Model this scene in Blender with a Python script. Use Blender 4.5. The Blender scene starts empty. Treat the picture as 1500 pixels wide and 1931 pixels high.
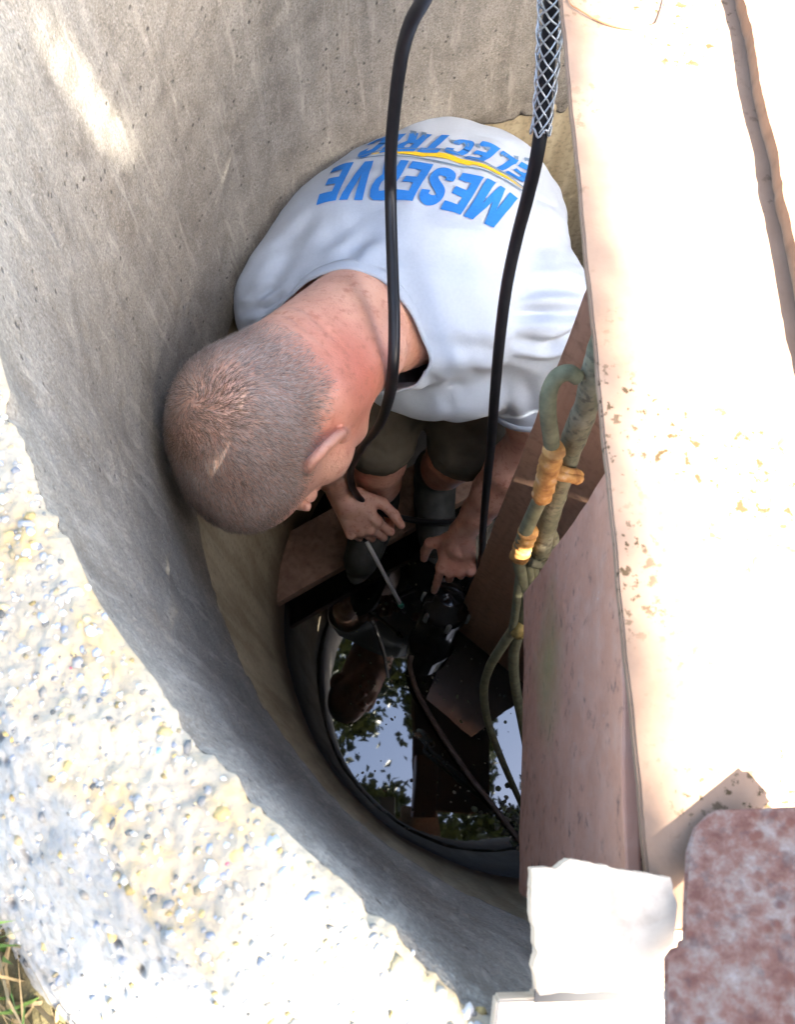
import bpy, bmesh, math, random
import numpy as np
from mathutils import Vector, Matrix
from mathutils.bvhtree import BVHTree

random.seed(7); rng = np.random.default_rng(7)
sc = bpy.context.scene
COL = sc.collection
R_ = math.radians

# ------------------------------------------------------------------ camera
CAMZ = 1.95                       # camera height over the water, metres
TH, ROLL, FOC = 0.346, 0.036, 1500.0
_f = np.array([0, math.sin(TH), -math.cos(TH)])
_r0 = np.array([1.0, 0, 0]); _u0 = np.array([0, math.cos(TH), math.sin(TH)])
_r = math.cos(ROLL)*_r0 + math.sin(ROLL)*_u0
_u = -math.sin(ROLL)*_r0 + math.cos(ROLL)*_u0
cam = bpy.data.cameras.new('camera'); camo = bpy.data.objects.new('camera', cam); COL.objects.link(camo)
cam.sensor_fit = 'HORIZONTAL'; cam.sensor_width = 36; cam.lens = 36*FOC/1500
cam.clip_start = 0.01; cam.clip_end = 500
cam.dof.use_dof = True; cam.dof.focus_distance = 0.95; cam.dof.aperture_fstop = 24
camo.matrix_world = Matrix(((_r[0], _u[0], -_f[0], 0), (_r[1], _u[1], -_f[1], 0), (_r[2], _u[2], -_f[2], CAMZ), (0, 0, 0, 1)))
sc.camera = camo

# ------------------------------------------------------------------ sky, sun, exposure
SUN_EL, SUN_AZ = R_(42), R_(-45)            # azimuth measured from +X towards +Y
SUN = np.array([math.cos(SUN_EL)*math.cos(SUN_AZ), math.cos(SUN_EL)*math.sin(SUN_AZ), math.sin(SUN_EL)])
w = bpy.data.worlds.new('World'); sc.world = w; w.use_nodes = True
_n = w.node_tree.nodes; _bg = _n['Background']; _s = _n.new('ShaderNodeTexSky'); _s.sky_type = 'NISHITA'; _s.sun_disc = False
_s.sun_elevation = SUN_EL; _s.sun_rotation = math.pi/2 - SUN_AZ; _s.dust_density = 2.8; _s.ozone_density = 0
w.node_tree.links.new(_s.outputs[0], _bg.inputs[0]); _bg.inputs[1].default_value = 0.075
sl = bpy.data.lights.new('sun', 'SUN'); sl.energy = 5; sl.angle = R_(0.5); sl.color = (1, .93, .82)
so = bpy.data.objects.new('sun', sl); COL.objects.link(so); so.location = tuple(SUN*20)
so.rotation_euler = Vector(SUN).to_track_quat('Z', 'Y').to_euler()
sc.view_settings.view_transform = 'Standard'; sc.view_settings.look = 'None'
sc.view_settings.exposure = 4.38; sc.view_settings.gamma = 1
sc.view_settings.use_curve_mapping = False
sc.cycles.max_bounces = 10; sc.cycles.diffuse_bounces = 6; sc.cycles.use_denoising = True
sc.cycles.caustics_reflective = False; sc.cycles.caustics_refractive = False
sc.cycles.sample_clamp_indirect = 4

# ------------------------------------------------------------------ helpers
def ray(px, py):
    d = _f*FOC + (px-750)*_r + (965.5-py)*_u
    return d
def P(px, py, z):
    """the point of the place seen at (px, py) lying z metres below the camera"""
    d = ray(px, py); return np.array([0, 0, CAMZ]) + d*(z/-d[2])
def MIR(px, py, Z):
    """the point at height Z seen mirrored in the water at (px, py)"""
    d = ray(px, py); return np.array([0, 0, -CAMZ]) + np.array([d[0], d[1], -d[2]])*((Z+CAMZ)/-d[2])
def W(x, y, z): return np.array([x, y, CAMZ-z], float)
def nrm(v): v = np.asarray(v, float); return v/np.linalg.norm(v)

def hash3(i, j, k, s=0):
    n = (i.astype(np.int64)*374761393 + j.astype(np.int64)*668265263 + k.astype(np.int64)*2147483647 + s*1274126177) & 0xffffffff
    n = ((n ^ (n >> 13))*1274126177) & 0xffffffff
    n = ((n ^ (n >> 16))*2246822519) & 0xffffffff
    return ((n ^ (n >> 15)) & 0xffffff)/float(0xffffff)
def vnoise(p, scale=1.0, seed=0):
    p = np.asarray(p, float)*scale; i = np.floor(p).astype(np.int64); f = p-i; f = f*f*(3-2*f)
    out = 0
    for a in (0, 1):
        for b in (0, 1):
            for c in (0, 1):
                wgt = (f[:, 0] if a else 1-f[:, 0])*(f[:, 1] if b else 1-f[:, 1])*(f[:, 2] if c else 1-f[:, 2])
                out = out + wgt*hash3(i[:, 0]+a, i[:, 1]+b, i[:, 2]+c, seed)
    return out
def fbm(p, scale, octv=4, seed=0):
    o = 0; a = .5
    for k in range(octv):
        o = o + a*(vnoise(p, scale*2**k, seed+k)-.5); a *= .5
    return o*2

def mesh_np(name, V, F4, smooth=True):
    V = np.asarray(V, np.float32); F = np.asarray(F4, np.int32)
    me = bpy.data.meshes.new(name); n = F.shape[1]
    me.vertices.add(len(V)); me.vertices.foreach_set('co', V.ravel())
    me.loops.add(F.size); me.loops.foreach_set('vertex_index', F.ravel())
    me.polygons.add(len(F)); me.polygons.foreach_set('loop_start', np.arange(0, F.size, n, dtype=np.int32))
    me.polygons.foreach_set('loop_total', np.full(len(F), n, np.int32))
    me.polygons.foreach_set('use_smooth', np.full(len(F), smooth, bool))
    me.update(calc_edges=True); me.validate()
    return me
def obj(name, me, mat=None, parent=None, label=None, cat=None, group=None, kind=None):
    o = bpy.data.objects.new(name, me); COL.objects.link(o)
    if mat is not None and me is not None:
        me.materials.clear(); me.materials.append(mat)
    if parent is not None: o.parent = parent
    if label: o['label'] = label
    if cat: o['category'] = cat
    if group: o['group'] = group
    if kind: o['kind'] = kind
    return o
def empty(name, label, cat, group=None):
    o = bpy.data.objects.new(name, None); COL.objects.link(o); o['label'] = label; o['category'] = cat
    o.empty_display_size = .05
    if group: o['group'] = group
    return o
def attr(me, name, cols):
    a = me.color_attributes.new(name, 'FLOAT_COLOR', 'POINT')
    c = np.ones((len(me.vertices), 4), np.float32); c[:, :cols.shape[1]] = cols
    a.data.foreach_set('color', c.ravel())
def verts_np(me):
    v = np.empty(len(me.vertices)*3, np.float32); me.vertices.foreach_get('co', v); return v.reshape(-1, 3)

def bm_mesh(name, bm, smooth=False):
    me = bpy.data.meshes.new(name); bm.to_mesh(me); bm.free()
    me.polygons.foreach_set('use_smooth', np.full(len(me.polygons), smooth, bool)); return me
def spline(pts, n=12, closed=False):
    pts = [np.asarray(p, float) for p in pts]; out = []
    m = len(pts)
    for i in range(m if closed else m-1):
        p1, p2 = pts[i], pts[(i+1) % m]
        p0 = pts[i-1] if (i > 0 or closed) else 2*p1-p2
        p3 = pts[(i+2) % m] if (i+2 < m or closed) else 2*p2-p1
        for k in range(n):
            t = k/n
            out.append(.5*((2*p1)+(-p0+p2)*t+(2*p0-5*p1+4*p2-p3)*t*t+(-p0+3*p1-3*p2+p3)*t**3))
    if not closed: out.append(pts[-1])
    return np.array(out)
def tube(pts, rad, seg=12, closed=False, cap=True, squash=None):
    """verts and quads of a tube along pts; rad scalar or per point"""
    pts = np.asarray(pts, float); n = len(pts)
    rad = np.broadcast_to(np.asarray(rad, float), (n,))
    T = np.roll(pts, -1, 0)-np.roll(pts, 1, 0)
    if not closed: T[0] = pts[1]-pts[0]; T[-1] = pts[-1]-pts[-2]
    T /= np.linalg.norm(T, axis=1)[:, None]+1e-12
    up = np.array([0, 0, 1.0]) if abs(T[0, 2]) < .9 else np.array([1.0, 0, 0])
    N = np.zeros_like(pts); v = nrm(up-T[0]*(up@T[0])); N[0] = v
    for i in range(1, n):
        v = N[i-1]-T[i]*(N[i-1]@T[i]); N[i] = v/(np.linalg.norm(v)+1e-12)
    B = np.cross(T, N)
    a = np.arange(seg)*2*math.pi/seg
    V = pts[:, None]+rad[:, None, None]*(np.cos(a)[None, :, None]*N[:, None]+np.sin(a)[None, :, None]*B[:, None])
    V = V.reshape(-1, 3); F = []
    m = n if closed else n-1
    i, j = np.meshgrid(np.arange(m), np.arange(seg), indexing='ij'); i = i.ravel(); j = j.ravel()
    i2 = (i+1) % n; j2 = (j+1) % seg
    F = np.stack([i*seg+j, i*seg+j2, i2*seg+j2, i2*seg+j], 1)
    if cap and not closed:
        V = np.concatenate([V, pts[:1], pts[-1:]]); c0, c1 = n*seg, n*seg+1
        jj = np.arange(seg); j2 = (jj+1) % seg
        F = np.concatenate([F, np.stack([np.full(seg, c0), j2, jj, jj], 1), np.stack([np.full(seg, c1), (n-1)*seg+jj, (n-1)*seg+j2, (n-1)*seg+j2], 1)])
    return V, F
def merge(parts):
    V = []; F = []; o = 0
    for v, f in parts: V.append(v); F.append(np.asarray(f)+o); o += len(v)
    return np.concatenate(V), np.concatenate(F)
def poly_mesh(name, V, F, smooth=True):
    """faces given as quads, a repeated last index means a triangle"""
    me = bpy.data.meshes.new(name)
    me.from_pydata([tuple(map(float, v)) for v in V], [], [tuple(dict.fromkeys(map(int, f))) for f in F]); me.update()
    me.polygons.foreach_set('use_smooth', np.full(len(me.polygons), smooth, bool)); return me
def tube_obj(name, pts, rad, mat, parent=None, seg=12, closed=False, **kw):
    V, F = tube(pts, rad, seg, closed); return obj(name, poly_mesh(name, V, F), mat, parent, **kw)

def box_bm(c, ax, hs, bevel=.0, cuts=0, rough=0, seed=0):
    """box at c, axes ax (3 unit vectors), half sizes hs; bevelled, subdivided and roughened"""
    bm = bmesh.new(); bmesh.ops.create_cube(bm, size=2)
    if cuts:
        pass
    for v in bm.verts: v.co = Vector((v.co[0]*hs[0], v.co[1]*hs[1], v.co[2]*hs[2]))
    if cuts:
        for a in range(3):
            L = 2*hs[a]; n = int(L/cuts)
            for k in range(1, n):
                x = -hs[a]+L*k/n; pl = [0, 0, 0]; pl[a] = x; no = [0, 0, 0]; no[a] = 1
                bmesh.ops.bisect_plane(bm, geom=bm.verts[:]+bm.edges[:]+bm.faces[:], plane_co=pl, plane_no=no)
    if bevel:
        es = [e for e in bm.edges if len(e.link_faces) == 2 and e.calc_face_angle(0) > .5]
        bmesh.ops.bevel(bm, geom=es, offset=bevel, segments=2, affect='EDGES', profile=.6)
    A = np.array(ax, float)
    if rough:
        L = np.array([v.co[:] for v in bm.verts])
        N = np.stack([fbm(L+7*k+seed, 1/.03, 3, seed+k) for k in range(3)], 1)*rough
        for v, d in zip(bm.verts, N): v.co += Vector(d)
    for v in bm.verts: v.co = Vector(np.asarray(c)+np.array(v.co[:])@A)
    return bm
def box_obj(name, c, ax, hs, mat, parent=None, bevel=.002, cuts=0, rough=0, seed=0, **kw):
    return obj(name, bm_mesh(name, box_bm(c, ax, hs, bevel, cuts, rough, seed), False), mat, parent, **kw)

# ---- signed distance modelling: smooth unions on a grid, surfaced with surface nets
class Field:
    def __init__(s, lo, hi, h):
        s.h = h; s.lo = np.asarray(lo, float); s.n = np.ceil((np.asarray(hi)-s.lo)/h).astype(int)+1
        s.F = np.full(s.n, .3, np.float32)
    def _blk(s, lo, hi):
        a = np.maximum(((np.asarray(lo)-s.lo)/s.h).astype(int)-1, 0); b = np.minimum(((np.asarray(hi)-s.lo)/s.h).astype(int)+3, s.n)
        if np.any(b <= a): return None, None
        sl_ = tuple(slice(i, j) for i, j in zip(a, b))
        g = [s.lo[k]+s.h*np.arange(a[k], b[k]) for k in range(3)]
        Q = np.stack(np.meshgrid(*g, indexing='ij'), -1).astype(np.float32)
        return sl_, Q
    def put(s, lo, hi, fn, k, cut=False):
        m = max(.05, 2.5*k); sl_, Q = s._blk(np.asarray(lo)-m, np.asarray(hi)+m)
        if sl_ is None: return
        d = fn(Q).astype(np.float32); A = s.F[sl_]
        if cut:
            d = -d; hh = np.clip(.5-.5*(d-A)/max(k, 1e-6), 0, 1)*0+np.clip(.5+.5*(d-A)/max(k, 1e-6), 0, 1)
            s.F[sl_] = A*(1-hh)+d*hh+k*hh*(1-hh)
        else:
            hh = np.clip(.5+.5*(A-d)/max(k, 1e-6), 0, 1); s.F[sl_] = A*(1-hh)+d*hh-k*hh*(1-hh)
    def cap(s, a, b, ra, rb=None, k=.012, cut=False):
        a = np.asarray(a, float); b = np.asarray(b, float); rb = ra if rb is None else rb; ab = b-a; L2 = ab@ab+1e-12
        def fn(Q):
            t = np.clip(((Q-a)@ab)/L2, 0, 1); return np.linalg.norm(Q-a-t[..., None]*ab, axis=-1)-(ra+(rb-ra)*t)
        r = max(ra, rb); s.put(np.minimum(a, b)-r, np.maximum(a, b)+r, fn, k, cut)
    def ell(s, c, ax, rad, k=.012, cut=False):
        c = np.asarray(c, float); A = np.array(ax, float); rad = np.asarray(rad, float)
        def fn(Q):
            q = (Q-c)@A.T; k0 = np.linalg.norm(q/rad, axis=-1); k1 = np.linalg.norm(q/rad**2, axis=-1)+1e-9
            return k0*(k0-1)/k1
        r = rad.max(); s.put(c-r, c+r, fn, k, cut)
    def surf(s):
        F = s.F; S = F < 0
        cnt = sum(S[a:F.shape[0]-1+a, b:F.shape[1]-1+b, c:F.shape[2]-1+c].astype(np.int8) for a in (0, 1) for b in (0, 1) for c in (0, 1))
        act = (cnt > 0) & (cnt < 8); ijk = np.argwhere(act); idx = np.full(act.shape, -1, np.int32); idx[act] = np.arange(len(ijk))
        pos = np.zeros((len(ijk), 3)); num = np.zeros(len(ijk))
        C = [(a, b, c) for a in (0, 1) for b in (0, 1) for c in (0, 1)]
        for p in C:
            for q in C:
                if sum(abs(x-y) for x, y in zip(p, q)) == 1 and p < q:
                    fa = F[ijk[:, 0]+p[0], ijk[:, 1]+p[1], ijk[:, 2]+p[2]]; fb = F[ijk[:, 0]+q[0], ijk[:, 1]+q[1], ijk[:, 2]+q[2]]
                    m = (fa < 0) != (fb < 0); t = np.where(m, fa/np.where(m, fa-fb, 1), 0)
                    pos += m[:, None]*(np.array(p)+t[:, None]*(np.array(q)-np.array(p))); num += m
        V = s.lo+s.h*(ijk+pos/num[:, None]); Q = []
        for ax in range(3):
            b, c = (ax+1) % 3, (ax+2) % 3
            s0 = [slice(1, -1)]*3; s1 = [slice(1, -1)]*3; s0[ax] = slice(0, -1); s1[ax] = slice(1, None)
            D = S[tuple(s0)] != S[tuple(s1)]; e = np.argwhere(D); off = np.ones(3, int); off[ax] = 0; e = e+off
            def cell(db, dc):
                q = e.copy(); q[:, b] += db; q[:, c] += dc; return idx[q[:, 0], q[:, 1], q[:, 2]]
            f = np.stack([cell(-1, -1), cell(0, -1), cell(0, 0), cell(-1, 0)], 1)
            ins = S[e[:, 0], e[:, 1], e[:, 2]]
            f[~ins] = f[~ins][:, ::-1]; Q.append(f)
        return V, np.concatenate(Q)
def smooth_mesh(V, F, it=2, lam=.5):
    e = np.concatenate([F[:, [0, 1]], F[:, [1, 2]], F[:, [2, 3]], F[:, [3, 0]]])
    n = len(V); deg = np.bincount(e.ravel(), minlength=n)[:, None]+1e-9
    for _ in range(it):
        A = np.zeros((n, 3))
        for k in range(3):
            A[:, k] = np.bincount(e[:, 0], V[e[:, 1], k], n)+np.bincount(e[:, 1], V[e[:, 0], k], n)
        V = V+lam*(A/deg-V)
    return V
def vnormals(V, F):
    n = np.cross(V[F[:, 2]]-V[F[:, 0]], V[F[:, 3]]-V[F[:, 1]]); N = np.zeros_like(V)
    for k in range(4):
        for a in range(3): N[:, a] += np.bincount(F[:, k], n[:, a], len(V))
    return N/(np.linalg.norm(N, axis=1)[:, None]+1e-12)

# ---- materials
class Mat:
    def __init__(s, name, rough=.8, spec=.3):
        s.m = bpy.data.materials.new(name); s.m.use_nodes = True; s.t = s.m.node_tree; s.b = s.t.nodes['Principled BSDF']
        s.b.inputs['Roughness'].default_value = rough; s.b.inputs['Specular IOR Level'].default_value = spec
        s.tc = s.t.nodes.new('ShaderNodeTexCoord')
    def link(s, a, b): s.t.links.new(a, b)
    def val(s, inp, v):
        if hasattr(v, 'is_output') or isinstance(v, bpy.types.NodeSocket): s.link(v, inp)
        else:
            if isinstance(v, (tuple, list)) and len(v) == 3 and len(inp.default_value) == 4: v = (*v, 1)
            inp.default_value = v
    def co(s, scale=(1, 1, 1)):
        n = s.t.nodes.new('ShaderNodeMapping'); s.link(s.tc.outputs['Object'], n.inputs[0]); n.inputs['Scale'].default_value = scale; return n.outputs[0]
    def noise(s, scale, detail=4, rough=.55, sc3=(1, 1, 1), dist=0, col=False):
        n = s.t.nodes.new('ShaderNodeTexNoise'); s.link(s.co(sc3), n.inputs['Vector']); n.inputs['Scale'].default_value = scale
        n.inputs['Detail'].default_value = detail; n.inputs['Roughness'].default_value = rough; n.inputs['Distortion'].default_value = dist
        return n.outputs['Color' if col else 'Fac']
    def voro(s, scale, sc3=(1, 1, 1), out='Distance', feature='F1'):
        n = s.t.nodes.new('ShaderNodeTexVoronoi'); n.feature = feature; s.link(s.co(sc3), n.inputs['Vector']); n.inputs['Scale'].default_value = scale; return n.outputs[out]
    def ramp(s, x, *stops):
        n = s.t.nodes.new('ShaderNodeValToRGB'); s.link(x, n.inputs[0]); e = n.color_ramp.elements
        while len(e) < len(stops): e.new(.5)
        for q, (p, c) in zip(e, stops):
            q.position = p; c = (c, c, c) if isinstance(c, (int, float)) else c; q.color = (*c, 1)
        return n.outputs[0]
    def mix(s, fac, a, b, mode='MIX'):
        n = s.t.nodes.new('ShaderNodeMix'); n.data_type = 'RGBA'; n.blend_type = mode
        s.val(n.inputs[0], fac); s.val(n.inputs[6], a); s.val(n.inputs[7], b); return n.outputs[2]
    def math(s, op, a, b=0):
        n = s.t.nodes.new('ShaderNodeMath'); n.operation = op; s.val(n.inputs[0], a); s.val(n.inputs[1], b); return n.outputs[0]
    def attr(s, name, out='Color'):
        n = s.t.nodes.new('ShaderNodeAttribute'); n.attribute_name = name; return n.outputs[out]
    def sep(s, c):
        n = s.t.nodes.new('ShaderNodeSeparateXYZ'); s.link(c, n.inputs[0]); return n.outputs
    def bump(s, h, strength=.3, dist=.002):
        n = s.t.nodes.new('ShaderNodeBump'); s.link(h, n.inputs['Height']); n.inputs['Strength'].default_value = strength; n.inputs['Distance'].default_value = dist
        s.link(n.outputs[0], s.b.inputs['Normal'])
    def color(s, c): s.val(s.b.inputs['Base Color'], c)
    def rough(s, v): s.val(s.b.inputs['Roughness'], v)

def m_concrete():
    m = Mat('concrete', .9, .2)
    big = m.noise(5, 5, .6); fine = m.noise(160, 4, .65); med = m.noise(34, 4, .6)
    streak = m.noise(1, 5, .6, (26, 26, 2.2), .4)
    c = m.ramp(big, (.3, (.145, .130, .106)), (.55, (.205, .187, .156)), (.75, (.255, .236, .20)))
    c = m.mix(m.ramp(streak, (.36, .7), (.56, 0)), c, (.115, .10, .082))
    c = m.mix(m.ramp(m.noise(9, 4, .6, (1, 1, .5)), (.58, 0), (.74, .5)), c, (.25, .21, .155))
    c = m.mix(m.ramp(med, (.3, .0), (.72, .55)), c, (.30, .282, .245))
    c = m.mix(m.ramp(fine, (.33, .45), (.52, 0)), c, (.15, .142, .13))
    grain = m.noise(420, 3, .7); c = m.mix(m.ramp(grain, (.36, .55), (.5, 0)), c, (.085, .078, .066)); c = m.mix(m.ramp(grain, (.55, 0), (.68, .45)), c, (.38, .36, .315))
    c = m.mix(m.ramp(m.noise(1, 4, .65, (70, 70, 9), .3), (.56, 0), (.68, .4)), c, (.38, .355, .30))
    pit = m.ramp(m.voro(75), (.0, 1), (.10, 1), (.17, 0)); keep = m.ramp(m.noise(23, 2), (.50, 0), (.57, 1))
    pit = m.math('MULTIPLY', pit, keep)
    c = m.mix(m.math('MULTIPLY', pit, .8), c, (.07, .065, .06)); m.color(c)
    h = m.math('ADD', m.math('MULTIPLY', fine, .5), m.math('MULTIPLY', med, .6)); h = m.math('SUBTRACT', h, m.math('MULTIPLY', pit, 1.2))
    h = m.math('ADD', h, m.math('MULTIPLY', streak, .7))
    h = m.math('ADD', h, m.math('MULTIPLY', grain, .4)); m.bump(h, .65, .0045); return m.m
def m_lower():
    m = Mat('stained_concrete', .7, .35)
    big = m.noise(4, 5, .6); fine = m.noise(120, 4); st = m.noise(1, 4, .6, (18, 18, 1.6))
    c = m.ramp(big, (.3, (.36, .305, .20)), (.6, (.47, .41, .28)), (.8, (.53, .465, .335)))
    c = m.mix(m.ramp(st, (.4, .6), (.6, 0)), c, (.20, .155, .09))
    z = m.sep(m.tc.outputs['Object'])[2]
    zz = m.math('ADD', z, m.math('MULTIPLY', m.math('SUBTRACT', m.noise(12, 3), .5), .12))
    c = m.mix(m.ramp(zz, (.02, .95), (.12, .8), (.30, 0)), c, (.095, .048, .02))
    c = m.mix(m.ramp(fine, (.35, .35), (.5, 0)), c, (.08, .07, .05)); m.color(c); m.bump(fine, .3, .002); return m.m
def m_rim():
    m = Mat('rim_concrete', .95, .15); zone = m.sep(m.attr('Zone'))[0]
    big = m.noise(14, 4, .6); fine = m.noise(260, 4, .65); med = m.voro(150)
    c = m.ramp(big, (.35, (.26, .222, .158)), (.6, (.345, .30, .218)))
    g = m.ramp(big, (.35, (.20, .20, .19)), (.6, (.27, .27, .257)))
    c = m.mix(m.ramp(m.noise(22, 3), (.48, 0), (.66, .85)), c, (.37, .255, .10)); c = m.mix(zone, c, g)
    c = m.mix(m.ramp(med, (.35, 0), (.75, .5)), c, (.26, .235, .19))
    c = m.mix(m.ramp(fine, (.36, .5), (.5, 0)), c, (.17, .155, .13)); m.color(c)
    m.bump(m.math('ADD', fine, m.math('MULTIPLY', med, -.6)), .5, .0015); return m.m
def m_attrcol(name, a='Col', rough=.85, spec=.2, bump=None):
    m = Mat(name, rough, spec); c = m.attr(a)
    f = m.noise(300, 3); c = m.mix(m.ramp(f, (.35, .35), (.6, 0)), c, m.mix(.7, c, (.05, .05, .05))); m.color(c)
    if bump: m.bump(f, .4, bump)
    return m.m
def m_plain(name, col, rough=.6, spec=.4, var=.25, scale=40, metal=0, bump=.0):
    m = Mat(name, rough, spec); n = m.noise(scale, 5, .6)
    m.color(m.mix(m.ramp(n, (.3, 1), (.65, 0)), col, tuple(x*(1-var) for x in col)))
    m.b.inputs['Metallic'].default_value = metal
    if bump: m.bump(n, .4, bump)
    return m.m
def m_rustpaint():
    m = Mat('brown_primer_steel', .55, .4); n = m.noise(6, 5, .6); f = m.noise(90, 5, .65); s_ = m.noise(1, 4, .6, (4, 60, 60))
    c = m.ramp(n, (.3, (.29, .135, .085)), (.7, (.40, .205, .135)))
    c = m.mix(m.ramp(s_, (.45, 0), (.68, .35)), c, (.38, .25, .19))
    c = m.mix(m.ramp(f, (.3, .8), (.42, 0)), c, (.07, .042, .034))
    v_ = m.t.nodes.new('ShaderNodeVectorMath'); v_.operation = 'DISTANCE'; m.link(m.tc.outputs['Object'], v_.inputs[0]); v_.inputs[1].default_value = (.109, .09, 1.40)
    st_ = m.math('ADD', v_.outputs['Value'], m.math('MULTIPLY', m.noise(30, 3), .05)); c = m.mix(m.ramp(st_, (.03, .55), (.085, 0)), c, (.17, .20, .06))
    c = m.mix(m.ramp(m.voro(70), (.03, .8), (.06, 0)), c, (.42, .36, .32)); m.color(c)
    m.rough(m.ramp(f, (.3, .75), (.6, .5))); m.bump(m.math('ADD', f, s_), .3, .0015); return m.m
def m_sunplate():
    m = Mat('light_tan_rusty_steel', .8, .2); n = m.noise(16, 5, .65); f = m.noise(120, 5, .65)
    c = m.ramp(n, (.3, (.155, .098, .064)), (.7, (.21, .142, .098)))
    sp = m.math('MULTIPLY', m.ramp(m.noise(210, 3, .6), (.57, 0), (.62, 1)), m.ramp(m.noise(9, 3), (.47, 0), (.60, 1)))
    c = m.mix(m.math('MULTIPLY', sp, .95), c, (.030, .018, .004)); m.color(c); m.bump(f, .35, .001); return m.m
def m_rust():
    m = Mat('pitted_rust', .75, .35); n = m.noise(85, 5, .7); f = m.noise(160, 4)
    c = m.ramp(n, (.34, (.10, .036, .024)), (.46, (.15, .07, .05)), (.58, (.185, .125, .10)), (.72, (.25, .20, .175)))
    v = m.voro(170); c = m.mix(m.math('MULTIPLY', m.ramp(v, (.2, .85), (.42, 0)), m.ramp(m.noise(60, 2), (.42, 0), (.55, 1))), c, (.11, .036, .022))
    c = m.mix(m.ramp(f, (.32, .5), (.45, 0)), c, (.05, .03, .03)); m.color(c)
    m.bump(m.math('ADD', n, m.math('MULTIPLY', v, .8)), .5, .002); return m.m
def m_wood(name, a, b, sc3=(60, 4, 60)):
    m = Mat(name, .75, .25); g = m.noise(1, 5, .6, sc3, .6); f = m.noise(80, 4)
    c = m.ramp(g, (.3, a), (.7, b)); c = m.mix(m.ramp(f, (.3, .4), (.5, 0)), c, tuple(x*.45 for x in a)); m.color(c); m.bump(g, .35, .002); return m.m
def m_skin():
    m = Mat('skin', .40, .5); A = m.sep(m.attr('Skin'))
    n = m.noise(24, 4, .6); f = m.noise(220, 3)
    c = m.ramp(n, (.3, (.62, .325, .235)), (.7, (.74, .445, .335)))
    c = m.mix(A[0], c, (.62, .17, .115))                     # ruddy neck, ear, knuckles
    c = m.mix(m.math('MULTIPLY', m.ramp(m.noise(90, 4, .65), (.52, 0), (.68, .8)), .8), c, (.46, .17, .11)); c = m.mix(m.ramp(m.voro(160), (.06, .5), (.14, 0)), c, (.33, .13, .08))
    hair = m.math('MULTIPLY', A[1], m.ramp(f, (.3, 1), (.7, .55)))
    c = m.mix(m.math('MULTIPLY', hair, .75), c, (.26, .165, .125)); m.color(c)
    m.b.inputs['Subsurface Weight'].default_value = .12; m.b.inputs['Subsurface Radius'].default_value = (.012, .005, .003); m.b.inputs['Subsurface Scale'].default_value = 1
    m.bump(m.math('ADD', m.math('ADD', f, m.noise(500, 2)), m.math('MULTIPLY', m.noise(60, 3), 1.5)), .4, .0016); return m.m
def m_shirt():
    m = Mat('shirt_cotton', .95, .1); n = m.noise(9, 3); f = m.noise(700, 2); wv = m.noise(240, 3)
    c = m.ramp(n, (.3, (.395, .465, .56)), (.7, (.45, .515, .60))); c = m.mix(m.ramp(wv, (.35, .22), (.6, 0)), c, (.33, .39, .475)); m.color(c)
    m.b.inputs['Sheen Weight'].default_value = .15
    m.bump(m.math('ADD', f, m.math('MULTIPLY', wv, .7)), .25, .0012); return m.m
def m_water():
    m = Mat('dark_water', .02, .5); m.color((.006, .0065, .006)); m.b.inputs['IOR'].default_value = 2.05
    m.bump(m.noise(7, 2, .4), .05, .004); return m.m
def m_ground():
    m = Mat('soil_and_thatch', .95, .1); n = m.noise(7, 5, .6); f = m.noise(70, 5, .6)
    c = m.ramp(n, (.3, (.08, .075, .03)), (.6, (.17, .135, .075))); c = m.mix(m.ramp(f, (.35, .6), (.55, 0)), c, (.06, .05, .03)); m.color(c); m.bump(f, .6, .01); return m.m
def m_leaf():
    m = Mat('leaf', .55, .35); n = m.noise(3, 2); m.color(m.ramp(n, (.3, (.03, .05, .018)), (.7, (.045, .075, .026)))); return m.m

M = dict(conc=m_concrete(), low=m_lower(), rim=m_rim(), agg=m_attrcol('aggregate', rough=.8, bump=.001), primer=m_rustpaint(), plate=m_sunplate(), rust=m_rust(),
         skin=m_skin(), shirt=m_shirt(), water=m_water(), ground=m_ground(), leaf=m_leaf(),
         bark=m_plain('bark', (.11, .085, .06), .95, .1, .5, 20, 0, .02), rubber=m_plain('black_rubber', (.012, .0125, .015), .42, .45, .3, 60),
         wire=m_plain('galvanised_wire', (.62, .64, .65), .38, .5, .3, 200, .8), blue=m_plain('blue_print', (.03, .20, .62), .8, .15, .12, 250),
         yellow=m_plain('yellow_print', (.80, .55, .03), .8, .15, .15, 250), grey=m_plain('grey_print', (.16, .24, .34), .8, .15, .1, 250),
         grass=m_attrcol('grass_blades', rough=.7), debris=m_attrcol('floating_debris', rough=.7),
         hair=m_attrcol('short_hair', rough=.55, spec=.35))

# ------------------------------------------------------------------ the well
WC = np.array([.337, .449]); WR = .6; RIMZ = CAMZ-.368; JZ = CAMZ-.975; GZ = RIMZ-.082
def grid_faces(n, m, closed):
    i, j = np.meshgrid(np.arange(n if closed else n-1), np.arange(m-1), indexing='ij'); i = i.ravel(); j = j.ravel(); i2 = (i+1) % n
    return np.stack([i*m+j, i2*m+j, i2*m+j+1, i*m+j+1], 1)
def ring_points(a, r, z): return np.stack([WC[0]+r*np.cos(a), WC[1]+r*np.sin(a), z], -1)

ring = empty('concrete_well_ring', 'pale grey concrete upper ring of the round well with rough broad rim', 'well ring'); ring.location = (WC[0], WC[1], 0)
def place(o, parent):              # keep world coordinates under a moved empty
    o.parent = parent; o.matrix_parent_inverse = Matrix.Translation(-Vector(parent.location))
def chip_a(a):                     # radius of the worn inner edge of the rim
    e = ring_points(a, np.full(len(a), WR), np.full(len(a), RIMZ)); return WR+np.clip(fbm(e, 40, 4, 31)+.02, 0, 1)*.014+fbm(e, 14, 3, 35)*.004
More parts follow.
